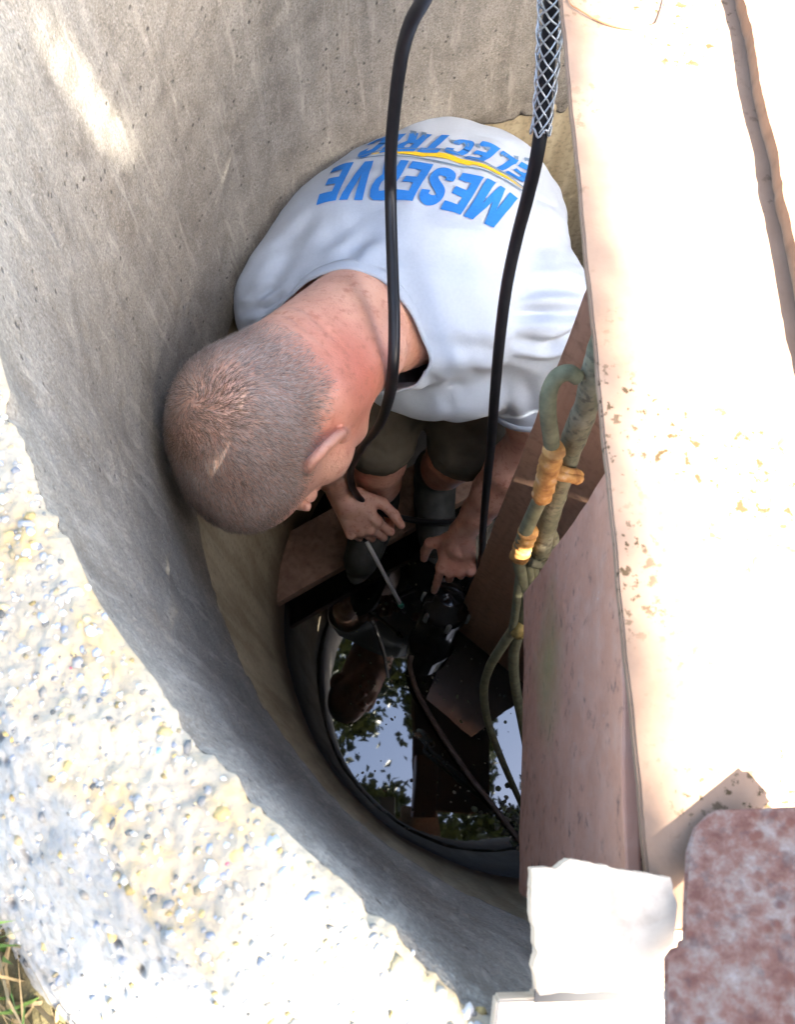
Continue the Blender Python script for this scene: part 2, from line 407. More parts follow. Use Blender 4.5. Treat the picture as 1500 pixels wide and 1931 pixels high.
# inner wall of the upper ring
na, nz = 900, 150
a = np.linspace(0, 2*math.pi, na, endpoint=False); zz = np.linspace(RIMZ-.006, JZ, nz)
Aa, Zz = np.meshgrid(a, zz, indexing='ij')
q = ring_points(Aa, np.full(Aa.shape, WR), Zz).reshape(-1, 3)
d = fbm(q*np.array([1, 1, .35]), 9, 4, 3)*.006+fbm(q, 60, 3, 9)*.0022
edge = np.clip(1-(q[:, 2]-JZ)/.02, 0, 1); top = np.clip(1-(RIMZ-.006-q[:, 2])/.03, 0, 1)
chip = np.clip(fbm(q*np.array([1, 1, .5]), 35, 4, 21)+.05, 0, 1)
rr = WR+d*(1-top)+edge*chip*.03+top**2*np.repeat(chip_a(a)-WR, nz)
q2 = ring_points(Aa.ravel(), rr, q[:, 2]); q2[:, 2] += edge*(fbm(q, 22, 4, 5)*.022)
# underside lip of the upper ring
lipr = ring_points(a, np.full(na, WR+.11), np.full(na, JZ)).reshape(na, 1, 3)
q2 = np.concatenate([q2.reshape(na, nz, 3), lipr], 1).reshape(-1, 3)
o = obj('inner_wall', mesh_np('inner_wall', q2, grid_faces(na, nz+1, True)[:, ::-1]), M['conc']); place(o, ring)
# the rim: flat top, then a sloping mortar collar down to the soil
def rim_mesh(a0, a1, na, nr):
    a = np.linspace(a0, a1, na); ri = chip_a(a); s_ = np.concatenate([[0, 0, 0], np.linspace(0, 1, nr-3)**1.15])
    A2, S2 = np.meshgrid(a, s_, indexing='ij'); A2 = A2.ravel(); Rin = np.repeat(ri, nr)
    Rr = Rin+S2.ravel()*(WR+.165-Rin); x = Rr-WR
    z = RIMZ-np.clip((x-.058)/.08, 0, 1)*.075-np.clip((x-.138)/.02, 0, 1)*.03
    inn = np.clip((Rr-Rin)/.010, 0, 1)
    p = ring_points(A2, Rr, z)
    h = fbm(p, 14, 3, 41)*.007+fbm(p, 70, 3, 43)*.0032+(np.abs(fbm(p, 150, 2, 47))-.25)*.0034-np.clip(fbm(p, 95, 2, 61)-.28, 0, 1)*.02*np.clip((x-.05)/.02, 0, 1)
    p[:, 2] += h*inn-(1-inn)**2*.006
    nedge = np.clip(1-np.abs(x-.060)/.012, 0, 1); p[:, 2] -= nedge*np.clip(fbm(p, 24, 4, 51)+.1, 0, 1)*.012
    sk = np.tile(np.array([.05, .03, .012]+[0]*(nr-3)), na); p[:, 2] -= sk; p[:, :2] += ((sk > 0)*(.004+sk*.5))[:, None]*np.stack([np.cos(A2), np.sin(A2)], 1)
    return p, grid_faces(na, nr, False)
p1, f1 = rim_mesh(R_(178), R_(262), 620, 170)
def rim_obj(p, f):
    me = mesh_np('rim', p, f); x = np.hypot(p[:, 0]-WC[0], p[:, 1]-WC[1])-WR-.060+fbm(p, 40, 3, 5)*.008; attr(me, 'Zone', np.repeat(np.clip(x/.006+.5, 0, 1)[:, None], 3, 1)); o = obj('rim', me, M['rim']); place(o, ring)
rim_obj(p1, f1)
rimbvh = BVHTree.FromPolygons([Vector(v) for v in p1.astype(float)], [tuple(x) for x in f1.tolist()])
p2, f2 = rim_mesh(R_(262), R_(538), 420, 60)
rim_obj(p2, f2)
# exposed aggregate on the rim
ico = bmesh.new(); bmesh.ops.create_icosphere(ico, subdivisions=1, radius=1); IV = np.array([v.co[:] for v in ico.verts]); IF = np.array([[v.index for v in f.verts] for f in ico.faces]); ico.free()
V = []; F = []; Cc = []; off = 0
pal = [(.72, .70, .66), (.62, .57, .47), (.64, .48, .20), (.40, .40, .38), (.28, .27, .24), (.68, .65, .60), (.60, .50, .30), (.44, .47, .52), (.78, .76, .72), (.66, .60, .48)]
for i in range(5200):
    ang = rng.uniform(R_(180), R_(262)); rr = WR+.003+rng.uniform(0, 1)*.135
    if rr > WR+.062 and rng.uniform() > .45: continue
    c = ring_points(np.array([ang]), np.array([rr]), np.array([RIMZ+.1]))[0]
    hit = rimbvh.ray_cast(Vector(c), Vector((0, 0, -1)))
    if hit[0] is None: continue
    s_ = rng.choice([.0010, .0016, .0023, .0033], p=[.3, .36, .26, .08])*rng.uniform(.7, 1.3)
    dd = IV*(s_*rng.uniform(.6, 1.3, 3))*(1+.35*(rng.uniform(size=(len(IV), 1))-.5))
    th = rng.uniform(0, 6.28); ct, st = math.cos(th), math.sin(th); dd = dd@np.array([[ct, st, 0], [-st, ct, 0], [0, 0, 1]])
    V.append(dd*np.array([1, 1, .85])+np.array(hit[0])-np.array([0, 0, s_*.30])); F.append(IF+off); off += len(IV)
    col = np.array(pal[rng.integers(len(pal))])*rng.uniform(.32, .72)
    if i % 410 == 7: col = np.array([.45, .12, .14])
    if i % 530 == 9: col = np.array([.20, .32, .48])
    Cc.append(np.repeat(col[None], len(IV), 0))
me = mesh_np('aggregate', np.concatenate(V), np.concatenate(F)); attr(me, 'Col', np.concatenate(Cc))
o = obj('aggregate', me, M['agg'], kind='stuff'); place(o, ring)
# lower ring, stained by the water
low = empty('stained_well_ring', 'olive brown stained concrete lower ring of the well, above the water', 'well ring'); low.location = (WC[0], WC[1], 0)
nz = 70; zz = np.linspace(JZ+.02, -.25, nz); Aa, Zz = np.meshgrid(a, zz, indexing='ij')
q = ring_points(Aa, np.full(Aa.shape, WR), Zz).reshape(-1, 3); d = fbm(q*np.array([1, 1, .4]), 8, 4, 73)*.006
q2 = ring_points(Aa.ravel(), WR+.008+d, q[:, 2])
o = obj('inner_wall', mesh_np('inner_wall', q2, grid_faces(na, nz, True)[:, ::-1]), M['low']); place(o, low)
# water
bm = bmesh.new(); bmesh.ops.create_circle(bm, cap_ends=True, segments=96, radius=WR+.05, matrix=Matrix.Translation((WC[0], WC[1], 0)))
obj('water', bm_mesh('water', bm), M['water'], kind='structure')
# ground outside, one sheet to the horizon with a hole for the well
rad = np.concatenate([np.linspace(WR+.11, 1.6, 44), np.geomspace(1.8, 260, 30)]); na2 = 220
aa = np.linspace(0, 2*math.pi, na2, endpoint=False); A2, R2 = np.meshgrid(aa, rad, indexing='ij')
g = ring_points(A2.ravel(), R2.ravel(), np.full(A2.size, GZ)); g[:, 2] += fbm(g, 3, 4, 81)*.03*np.clip((R2.ravel()-WR-.14)/.15, 0.1, 1)-.012*np.clip((R2.ravel()-.85)/.3, 0, 1)
obj('ground', mesh_np('ground', g, grid_faces(na2, len(rad), True)), M['ground'], kind='structure')
# grass and thatch by the rim
V = []; F = []; Cc = []; off = 0
for i in range(9000):
    ang = rng.uniform(R_(165), R_(285)); rr = WR+.140+rng.uniform()**1.8*.7
    b = ring_points(np.array([ang]), np.array([rr]), np.array([GZ-.006]))[0]
    dead = rng.uniform() < .55; L = rng.uniform(.02, .07) if not dead else rng.uniform(.03, .09)
    lean = nrm([rng.normal(), rng.normal(), rng.uniform(.5, 1.6) if not dead else rng.uniform(.05, .5)]); side = nrm(np.cross(lean, [rng.normal(), rng.normal(), .3]))*rng.uniform(.0008, .002)
    tip = b+lean*L; mid = b+lean*L*.55+np.array([0, 0, .006]); tip[2] -= L*.15
    V.append([b-side, b+side, mid+side*.8, mid-side*.8, tip]); F += [[off, off+1, off+2, off+3], [off+3, off+2, off+4, off+4]]; off += 5
    c = np.array([.38, .28, .14]) if dead else np.array([.10, .17, .035]); c = c*rng.uniform(.6, 1.3)
    Cc.append(np.repeat(c[None], 5, 0))
me = poly_mesh('grass', np.concatenate(V), F, False); attr(me, 'Col', np.concatenate(Cc)); obj('grass', me, M['grass'], kind='stuff', label='dry straw and green grass beyond the rim')


# ------------------------------------------------------------------ cover over the right of the well
AX = np.eye(3)
def nrm_axes(a): return np.array([[math.cos(a), math.sin(a), 0], [-math.sin(a), math.cos(a), 0], [0, 0, 1.]])
XB = .107; PZ = RIMZ+.006                      # left edge of the cover and its underside
cover = empty('steel_well_cover', 'sunlit rusty steel cover plate over the right of the well, brown side plate hanging below', 'cover plate'); cover.location = (XB, .4, PZ)
def outline_slab(name, pts, z0, z1, mat, bevel=.001, rough=0, seed=0):
    bm = bmesh.new(); vs = [bm.verts.new((p[0], p[1], z0)) for p in pts]; f = bm.faces.new(vs)
    r = bmesh.ops.extrude_face_region(bm, geom=[f]); 
    for v in r['geom']:
        if isinstance(v, bmesh.types.BMVert): v.co.z = z1
    bmesh.ops.recalc_face_normals(bm, faces=bm.faces)
    if bevel:
        es = [e for e in bm.edges if e.calc_face_angle(0) > .9]
        bmesh.ops.bevel(bm, geom=es, offset=bevel, segments=2, affect='EDGES')
    return bm_mesh(name, bm)
n = 120; ys = np.linspace(-.045, 1.25, n)
left = np.stack([XB+.001-.036*(ys+.03)+np.array([.00025*math.sin(y*61)+.0002*math.sin(y*177) for y in ys]), ys], 1)
pts = [(.43, -.045)]+[(.43, 1.25)]+[tuple(p) for p in left[::-1]]
o = obj('top_plate', outline_slab('top_plate', pts, PZ, PZ+.006, M['plate']), M['plate']); place(o, cover)
o = obj('underside', outline_slab('underside', [(XB+.012, -.04), (.428, -.04), (.428, 1.24), (XB-.03, 1.24)], PZ-.004, PZ-.001, M['plate'], 0), m_plain('darkened_underside', (.035, .028, .024), .8, .2, .4, 30)); place(o, cover)  # dark sheet added so the plate's shaded underside mirrors dark in the water
o = box_obj('side_plate', W(XB+.0025, .052, .368+.145), nrm_axes(-.036), (.004, .115, .143), M['primer'], bevel=.0015, cuts=.02, rough=.0025, seed=4); place(o, cover)
o = box_obj('bottom_flange', W(XB+.043, .052, .368+.288), nrm_axes(-.036), (.042, .113, .004), M['primer'], bevel=.0015); place(o, cover)
# rough plank on top of the plate, its left edge splintered
ys = np.linspace(-.02, 1.35, 260)
q3 = np.stack([ys, ys*0, ys*0], 1)
xl = .211-.036*(ys-.1)+fbm(q3, 5, 2, 3)*.0008+np.interp(ys, np.linspace(-.02, 1.35, 46), rng.uniform(0, 1, 46)**3*.003)+rng.uniform(0, .0008, len(ys))
pts = [(.41, -.02), (.41, 1.35)]+[(float(x), float(y)) for x, y in zip(xl[::-1], ys[::-1])]
obj('rough_plank', outline_slab('rough_plank', pts, PZ+.0065, PZ+.0165, M['plate'], 0), m_wood('sun_bleached_wood', (.15, .09, .056), (.21, .135, .088), (50, 3, 50)),
    label='thick sun bleached plank with splintered edge lying on the steel cover', cat='plank')
# broken slab on the rim in front of the cover
bl = []
for (px, py) in [(1003, 1640), (1052, 1637), (1072, 1618), (1125, 1628), (1180, 1640), (1228, 1648), (1266, 1655), (1276, 1700), (1272, 1830), (1266, 1866), (1232, 1866), (1130, 1870), (1018, 1874), (1008, 1828), (1014, 1806), (1006, 1740), (1002, 1690)]:
    bl.append(P(px, py, CAMZ-(PZ+.0165))[:2])
bl = np.concatenate([np.linspace(bl[k], bl[(k+1) % len(bl)], 6, endpoint=False) for k in range(len(bl))]); bl = bl+np.stack([fbm(np.c_[bl*1, bl[:, :1]*0], 260, 3, 1), fbm(np.c_[bl*1, bl[:, :1]*0], 260, 3, 2)], 1)*.0012
me = outline_slab('broken_board', [tuple(p) for p in bl[::-1]], PZ+.0065, PZ+.0165, M['plate'], 0)
obj('broken_board', me, m_wood('pale_split_wood', (.42, .33, .24), (.52, .43, .33), (40, 40, 40)), label='small pale broken board end on the rim, in front of the steel cover', cat='board')
bl = [P(px, py, CAMZ-(PZ+.003))[:2] for px, py in [(938, 1884), (1014, 1882), (1014, 1750), (1262, 1750), (1700, 1740), (1900, 2400), (880, 2400)]]
obj('under_board', outline_slab('under_board', [tuple(p) for p in bl[::-1]], PZ-.010, PZ+.0035, M['plate'], .001), bpy.data.materials['pale_split_wood'], label='second pale board lying below the broken board end, at the bottom edge', cat='board')
bl = [P(px, py, CAMZ-(PZ+.0055))[:2] for px, py in [(1010, 1866), (1280, 1858), (1282, 1884), (1008, 1890)]]  # black strip added to paint in the shadow line under the broken board
obj('gap_shade_strip', outline_slab('gap_shade_strip', [tuple(p) for p in bl[::-1]], PZ+.004, PZ+.006, M['rubber'], 0), M['rubber'], label='narrow added black strip standing in for the shaded gap between the two pale boards', cat='strip')
# rusty lug standing out of the bottom right
lug = empty('rusty_steel_lug', 'pitted rusty steel lug with a rounded corner, in shade at bottom right', 'steel lug')
nn = nrm([-.43, .54, .722]); lp0 = P(1300, 1570, .352)
def lugp(px, py):
    d = ray(px, py); o_ = np.array([0, 0, CAMZ]); return o_+d*(((lp0-o_)@nn)/(d@nn))
pts = [lugp(*p) for p in [(1250, 2010), (1250, 1800), (1262, 1784), (1284, 1776), (1286, 1700), (1292, 1600), (1306, 1556), (1340, 1522), (1420, 1519), (1525, 1514), (1525, 2010)]]
c0 = np.mean(pts, 0)
bm = bmesh.new(); f = bm.faces.new([bm.verts.new(p) for p in pts]); r = bmesh.ops.extrude_face_region(bm, geom=[f])
for v in r['geom']:
    if isinstance(v, bmesh.types.BMVert): v.co -= Vector(nn*.012)
bmesh.ops.recalc_face_normals(bm, faces=bm.faces)
bmesh.ops.bevel(bm, geom=[e for e in bm.edges if e.calc_face_angle(0) > .8], offset=.002, segments=3, affect='EDGES')
lug.location = tuple(c0); o = obj('plate', bm_mesh('plate', bm), M['rust']); place(o, lug)

# thin copper wire lying on the cover
wp = [P(px, py, CAMZ-(PZ+zz)) for px, py, zz in [(1074, -60, .0075), (1074, 0, .0075), (1095, 20, .008), (1140, 44, .0075), (1190, 55, .0075), (1228, 50, .0075), (1245, 35, .008), (1258, -10, .008), (1262, -70, .0075)]]
tube_obj('copper_wire', spline(wp, 10), .0006, m_plain('copper', (.45, .2, .09), .4, .5, .3, 100, .6), label='thin copper wire loop lying on the bright cover, top right', cat='wire', seg=6)

# tall brown board standing in the water below the cover
wd = m_wood('wet_brown_board', (.30, .165, .105), (.42, .25, .165), (30, 30, 2.5))
A = np.array([.150, .405]); B = np.array([.345, .255]); t = nrm(np.r_[B-A, 0]); nb = np.array([-t[1], t[0], 0])
c = np.r_[(A+B)/2, .60]+nb*.018
box_obj('standing_board', c, (t, nb, (0, 0, 1)), (np.linalg.norm(B-A)/2, .018, .90), wd, bevel=.003, cuts=.06, rough=.004, label='tall wet brown board standing in the water below the cover', cat='board')
# foot plank just above the water
a_, b_ = P(520, 1138, 1.80), P(1010, 868, 1.80); t = nrm(b_-a_); nb = nrm(np.cross([0, 0, 1], t)); c = (a_+b_)/2+nb*.07-np.array([0, 0, .02])
box_obj('foot_plank', c, (t, nb, (0, 0, 1)), (np.linalg.norm(b_-a_)/2+.0, .07, .02), m_wood('foot_plank_wood', (.24, .14, .095), (.36, .235, .165), (40, 40, 40)), bevel=.003, cuts=.05, rough=.003, label='brown plank the man stands on, just above the water', cat='plank')

# ------------------------------------------------------------------ cables, hose bundle
CAB = .0068
lc = [P(*p) for p in [(880, -120, .40), (832, -60, .44), (800, 0, .49), (775, 45, .52), (758, 105, .56), (746, 190, .61), (738, 280, .66), (737, 360, .71), (739, 450, .735), (742, 540, .745), (744, 610, .755), (742, 690, .78), (735, 745, .84), (716, 800, 1.0), (686, 840, 1.2), (662, 885, 1.36), (668, 925, 1.46), (700, 957, 1.53), (755, 976, 1.60), (830, 985, 1.68), (900, 975, 1.74)]]
lc = [np.array(p) for p in [(.55, 2.2, GZ+.012), (.22, 1.55, GZ+.03), (.155, 1.22, PZ+.018), (.14, .85, PZ+.0135), (.115, .70, PZ+.0145), (.075, .61, PZ+.010)]]+lc
tube_obj('black_cable', spline(lc, 14), CAB, M['rubber'], seg=16, label='slack black cable crossing the man\'s neck, left of the two', cat='cable')
rc = [P(*p) for p in [(1062, -160, .36), (1048, -60, .42), (1040, 20, .46), (1034, 110, .50), (1026, 200, .54), (1014, 290, .58), (996, 370, .63), (975, 450, .68), (956, 540, .73), (943, 640, .79), (934, 740, .88), (927, 830, 1.0), (918, 920, 1.18), (911, 1000, 1.38), (906, 1060, 1.56), (880, 1120, 1.72), (845, 1180, 1.80)]]
rc = [np.array(p) for p in [(.75, 2.1, GZ+.012), (.30, 1.55, GZ+.03), (.178, 1.22, PZ+.018), (.166, .85, PZ+.0135), (.150, .68, PZ+.0155), (.118, .59, PZ+.0175)]]+rc
tube_obj('black_cable', spline(rc, 14), CAB*.98, M['rubber'], seg=16, label='straight black cable held by the wire mesh grip, right of the two', cat='cable')
grip = empty('wire_mesh_grip', 'woven galvanised wire mesh grip sleeved over the right black cable', 'cable grip')
rs = spline(rc, 14); rs = rs[5*14+4:]; zcut = [i for i in range(len(rs)) if rs[i][2] > P(1020, 243, .56)[2]]
path = rs[:zcut[-1]+1]; grip.location = tuple(path[-1])
seg = np.concatenate([[0], np.cumsum(np.linalg.norm(np.diff(path, axis=0), axis=1))]); Lp = seg[-1]
ss = np.linspace(0, Lp, 260); cp = np.stack([np.interp(ss, seg, path[:, k]) for k in range(3)], 1)
T = np.gradient(cp, axis=0); T /= np.linalg.norm(T, axis=1)[:, None]; N1 = np.cross(T, [1, 0, 0]); N1 /= np.linalg.norm(N1, axis=1)[:, None]; N2 = np.cross(T, N1)
for k in range(12):
    dr = 1 if k % 2 else -1; ph = (k//2)/6*2*math.pi
    an = ph+dr*2*math.pi*(ss/.085); rad_ = CAB+.0016+.0022*np.clip((Lp-ss)/.10, 0, 1)+.0006*np.sin(3*(an)+k)
    hp = cp+rad_[:, None]*(np.cos(an)[:, None]*N1+np.sin(an)[:, None]*N2)
    V, F = tube(hp, .00085, 5); o = obj('wire', poly_mesh('wire', V, F), M['wire']); place(o, grip)
an = np.linspace(0, 2*math.pi, 40, endpoint=False); hp = cp[-1]+(CAB+.0022)*(np.cos(an)[:, None]*N1[-1]+np.sin(an)[:, None]*N2[-1])+np.sin(an*5)[:, None]*T[-1]*.0035
V, F = tube(hp, .0010, 5, closed=True); o = obj('end_wire', poly_mesh('end_wire', V, F), M['wire']); place(o, grip)

def m_mossy():
    m = Mat('mossy_hose', .85, .2); n = m.noise(30, 5, .6); f = m.noise(160, 4)
    c = m.ramp(n, (.32, (.085, .085, .05)), (.55, (.175, .16, .10)), (.72, (.27, .24, .165))); c = m.mix(m.ramp(f, (.35, .7), (.5, 0)), c, (.06, .055, .04)); m.color(c); m.bump(m.math('ADD', n, f), .5, .002); return m.m
def m_tape():
    m = Mat('orange_tape', .7, .3); n = m.noise(90, 4, .6); c = m.ramp(n, (.3, (.22, .09, .025)), (.55, (.44, .225, .065)), (.75, (.52, .36, .23))); m.color(c); m.bump(n, .6, .002); return m.m
moss = m_mossy(); tape = m_tape(); green = m_plain('green_cord', (.175, .165, .095), .8, .2, .45, 90, 0, .001)
hose = empty('mossy_hose_bundle', 'mossy grey hose pair bound with orange tape, hanging by the brown side plate', 'hose bundle')
hz = [P(1160, 580, .40), P(1128, 680, .45), P(1108, 760, .50), P(1082, 830, .55), P(1058, 905, .61), P(1034, 985, .68), P(1018, 1045, .745)]
hose.location = tuple(hz[-1])
hp_ = spline(hz, 14); hr = .0092+.0018*fbm(hp_, 60, 3, 4)
V, F = tube(hp_, hr, 14); o = obj('thick_hose', poly_mesh('thick_hose', V, F), moss); place(o, hose)
h2 = [P(*p) for p in [(1090, 712, .46), (1072, 703, .455), (1050, 712, .46), (1036, 740, .47), (1034, 780, .49), (1040, 830, .525), (1040, 870, .56), (1028, 920, .60), (1008, 965, .645), (988, 1010, .69), (978, 1050, .73), (985, 1090, .77), (990, 1130, .82), (984, 1180, .88), (970, 1230, .95), (972, 1290, 1.05), (985, 1360, 1.18), (1000, 1440, 1.36), (1016, 1530, 1.60), (1024, 1610, 1.90)]]
p_ = spline(h2, 14); V, F = tube(p_, np.interp(np.linspace(0, 1, len(p_)), [0, .45, .6, 1], [.0054, .0066, .0060, .0075]), 12); o = obj('thin_hose', poly_mesh('thin_hose', V, F), green); place(o, hose)
def wrap(name, a, b, r0, r1, mat):
    pp = spline([a, (np.asarray(a)+b)/2, b], 8); V, F = tube(pp, np.linspace(r0, r1, len(pp))*(1+.08*np.sin(np.arange(len(pp))*2.1)), 14); V = V+np.stack([fbm(V, 150, 3, k) for k in range(3)], 1)*.002
    o = obj(name, poly_mesh(name, V, F), mat); place(o, hose)
wrap('tape_wrap', P(1046, 846, .53), P(1022, 935, .605), .0082, .0080, tape)
wrap('tape_wrap', P(998, 1000, .68), P(980, 1050, .73), .0090, .0086, tape)
# tape bridging both hoses
for dy in (0, 14):
    ce = P(1058, 888+dy*.6, .58); axl = nrm(P(1095, 895, .60)-P(1025, 880, .565)); axn = nrm(np.cross(axl, ray(1058, 888))); an = np.linspace(0, 2*math.pi, 36, endpoint=False); third = np.cross(axl, axn)
    hp2 = ce+.0195*np.cos(an)[:, None]*axl+.0115*np.sin(an)[:, None]*third
    V, F = tube(hp2, .0042, 8, closed=True); V = V+np.stack([fbm(V, 150, 3, k) for k in range(3)], 1)*.002; o = obj('tape_wrap', poly_mesh('tape_wrap', V, F), tape); place(o, hose)
# loops of grey-green tie cord below
for k, L in enumerate([[(1010, 1046, .735), (1036, 1042, .73), (1046, 1020, .72), (1040, 1000, .71)], [(1000, 1060, .74), (1020, 1064, .745), (1040, 1056, .74), (1046, 1040, .73)],
          [(1000, 1050, .75), (1012, 1090, .79), (1018, 1130, .83), (1022, 1160, .86), (1010, 1180, .88), (975, 1190, .89)], [(985, 1060, .745), (978, 1110, .79), (972, 1160, .85), (965, 1195, .89)], [(996, 1060, .745), (1000, 1105, .79), (996, 1150, .84), (980, 1190, .885)]]):
    V, F = tube(spline([P(*p) for p in L], 10), .0048, 10); o = obj('tie_cord', poly_mesh('tie_cord', V, F), moss if k < 2 else green); place(o, hose)
for k, (x0, y0, x1, y1) in enumerate([(975, 1194, 992, 1178), (988, 1184, 1006, 1170), (1000, 1174, 1018, 1160), (994, 1176, 1014, 1150)]):
    V, F = tube([P(x0, y0, .88), P((x0+x1)/2, (y0+y1)/2, .872), P(x1, y1, .865)], .0085-.0008*k, 10); V = V+np.stack([fbm(V, 200, 3, k+5) for k in range(3)], 1)*.003
    o = obj('yellow_tie', poly_mesh('yellow_tie', V, F), m_plain('yellow_tie', (.42, .29, .09), .8, .2, .5, 120, 0, .002) if k == 0 else bpy.data.materials['yellow_tie']); place(o, hose)
gc = [(968, 1188, .885), (945, 1222, .94), (922, 1262, 1.02), (913, 1305, 1.12), (922, 1365, 1.26), (950, 1440, 1.44), (985, 1520, 1.68), (1010, 1585, 1.88), (1018, 1620, 1.98)]
tube_obj('green_cord', spline([P(*p) for p in gc], 12), .0060, green, seg=10, label='slack green cord bowing left from the yellow tie down into water', cat='cord')
tc = [(776, 1236, 1.86), (774, 1262, 1.87), (790, 1310, 1.90), (830, 1380, 1.915), (880, 1455, 1.925), (935, 1525, 1.935), (985, 1590, 1.94), (1030, 1640, 1.94)]
tube_obj('brown_hose', spline([P(*p) for p in tc], 12), .0065, m_plain('brown_hose', (.15, .10, .075), .6, .35, .4, 60), seg=10, label='thin brown hose running from the black pump across the water', cat='hose')
# floating bits on the water
V = []; F = []; Cc = []; off = 0
for i in range(420):
    if i < 150: c = P(rng.normal(985, 26), rng.normal(1545, 26), 1.95)
    else: c = np.array([rng.uniform(-.1, .5), rng.uniform(-.1, .6), 0])
    if np.hypot(*(c[:2]-WC)) > WR-.01: continue
    s_ = rng.uniform(.0012, .004) if i >= 150 else rng.uniform(.002, .008)
    dd = IV*(s_*np.array([rng.uniform(.6, 1.6), rng.uniform(.6, 1.4), .3])); th = rng.uniform(0, 6.28); ct, st = math.cos(th), math.sin(th)
    V.append(dd@np.array([[ct, st, 0], [-st, ct, 0], [0, 0, 1]])+[c[0], c[1], .0]); F.append(IF+off); off += len(IV)
    col = np.array([(.10, .085, .06), (.22, .19, .14), (.05, .05, .035), (.12, .13, .07)][rng.integers(4)]); Cc.append(np.repeat(col[None], len(IV), 0))
me = mesh_np('floating_debris', np.concatenate(V), np.concatenate(F)); attr(me, 'Col', np.concatenate(Cc)); obj('floating_debris', me, M['debris'], kind='stuff', label='scattered leaf bits and scum on the dark water')

# ------------------------------------------------------------------ the man in the well
man = empty('person', 'man in pale grey printed T-shirt bent double inside the well, holding a screwdriver', 'person')
_ca, _sa = math.cos(R_(26)), math.sin(R_(26)); _rx = np.array([[1, 0, 0], [0, _ca, -_sa], [0, _sa, _ca]])
_ca, _sa = math.cos(R_(13)), math.sin(R_(13)); _rx = np.array([[_ca, 0, _sa], [0, 1, 0], [-_sa, 0, _ca]])@_rx
HU = _rx@nrm([-.615, -.646, .44]); HF = _rx@np.array([.346, -.716, -.595]); HF = nrm(HF-HU*(HU@HF)); HL = np.cross(HU, HF)
HC = P(506, 802, .785)
def H(l, f, u): return HC+HL*l+HF*f+HU*u
HAX = (HL, HF, HU)
PEL = W(.055, .872, 1.02); NB = W(-.045, .585, .895)          # pelvis, base of the neck
SR, SL = W(-.155, .640, .945), W(.185, .640, .955)            # shoulder joints
ER, EL = W(-.165, .600, 1.24), W(.225, .585, 1.245)           # elbows
WRR, WRL = P(642, 928, 1.50), P(872, 1005, 1.525)             # wrists
T_AX = nrm(NB-PEL); T_LAT = nrm(SL-SR-T_AX*((SL-SR)@T_AX)); T_N = np.cross(T_LAT, T_AX); T_N = T_N if T_N[2] > 0 else -T_N
SP = spline([PEL+T_AX*-.05, PEL, (PEL*.55+NB*.45)+T_N*.02, NB], 10)
def torso(fld, grow, k=.03, t0=0., t1=1.):
    """the trunk as a run of flattened ellipsoids along the spine"""
    prof = [(0, .175, .118), (.2, .175, .114), (.4, .178, .114), (.6, .184, .118), (.8, .186, .114), (.92, .165, .098), (1, .12, .08)]
    n = len(SP)
    for i in range(0, n, 3):
        t = i/(n-1)
        if t < t0 or t > t1: continue
        wd_ = np.interp(t, [p[0] for p in prof], [p[1] for p in prof]); dp = np.interp(t, [p[0] for p in prof], [p[2] for p in prof])
        fld.ell(SP[i]-T_N*.005, (T_LAT, T_AX, T_N), (wd_+grow, .085+grow, dp+grow), k)

def hand(fld, wrist, D, N, S, curl, spread, thumb, sc_=1.0, k=.004):
    """palm and five fingers. D wrist to knuckles, N out of the back of the hand, S towards the thumb"""
    D = nrm(D); N = nrm(np.asarray(N)-D*(np.asarray(N)@D)); S = np.asarray(S)-D*(np.asarray(S)@D); S = nrm(S-N*(S@N))
    s = sc_; tips = []
    fld.cap(wrist, wrist+D*.03*s+N*.002, .024*s, .026*s, .012)
    for j in range(4):                                         # metacarpals
        x = (.0255-.017*j)*s; kn = wrist+D*(.092-.006*abs(j-1))*s+S*x*1.12
        fld.cap(wrist+D*.018*s+S*x*.55, kn-N*.004*s, .0145*s, .0118*s, .009)
        fld.ell(kn+N*.002*s, (S, D, N), np.array([.0098, .012, .0098])*s, .005)
    fld.cap(wrist+D*.025*s+S*.022*s-N*.012*s, wrist+D*.055*s+S*.030*s-N*.014*s, .0165*s, .013*s, .010)
    Ls = [(.046, .027, .021), (.050, .031, .022), (.046, .029, .021), (.036, .022, .019)]; Rs = [.0092, .0095, .0090, .0080]
    for j in range(4):
        x = (.0255-.017*j)*s; p = wrist+D*(.092-.006*abs(j-1))*s+S*x*1.12-N*.003*s; ang = 0
        d0 = nrm(D+S*spread[j])
        for q in range(3):
            ang += curl[j][q]; dr = d0*math.cos(ang)-N*math.sin(ang); e = p+dr*Ls[j][q]*s
            fld.cap(p, e, Rs[j]*s*(1-.08*q), Rs[j]*s*(.94-.08*q), .0025 if q else .005); p = e
        tips.append((p, dr, N*math.cos(ang)+d0*math.sin(ang)))
    p = wrist+D*.028*s+S*.026*s-N*.010*s
    for L, dv, r0, r1 in zip((.045, .034, .026), thumb, (.0135, .0112, .0102), (.0115, .0100, .0082)):
        dv = nrm(S*dv[0]+D*dv[1]+N*dv[2]); e = p+dv*L*s; fld.cap(p, e, r0*s, r1*s, .005); p = e
    tips.append((p, dv, nrm(N+S*.4)))
    return tips

body = Field((-.33, .20, .08), (.42, 1.04, 1.34), .0032)
torso(body, -.022)
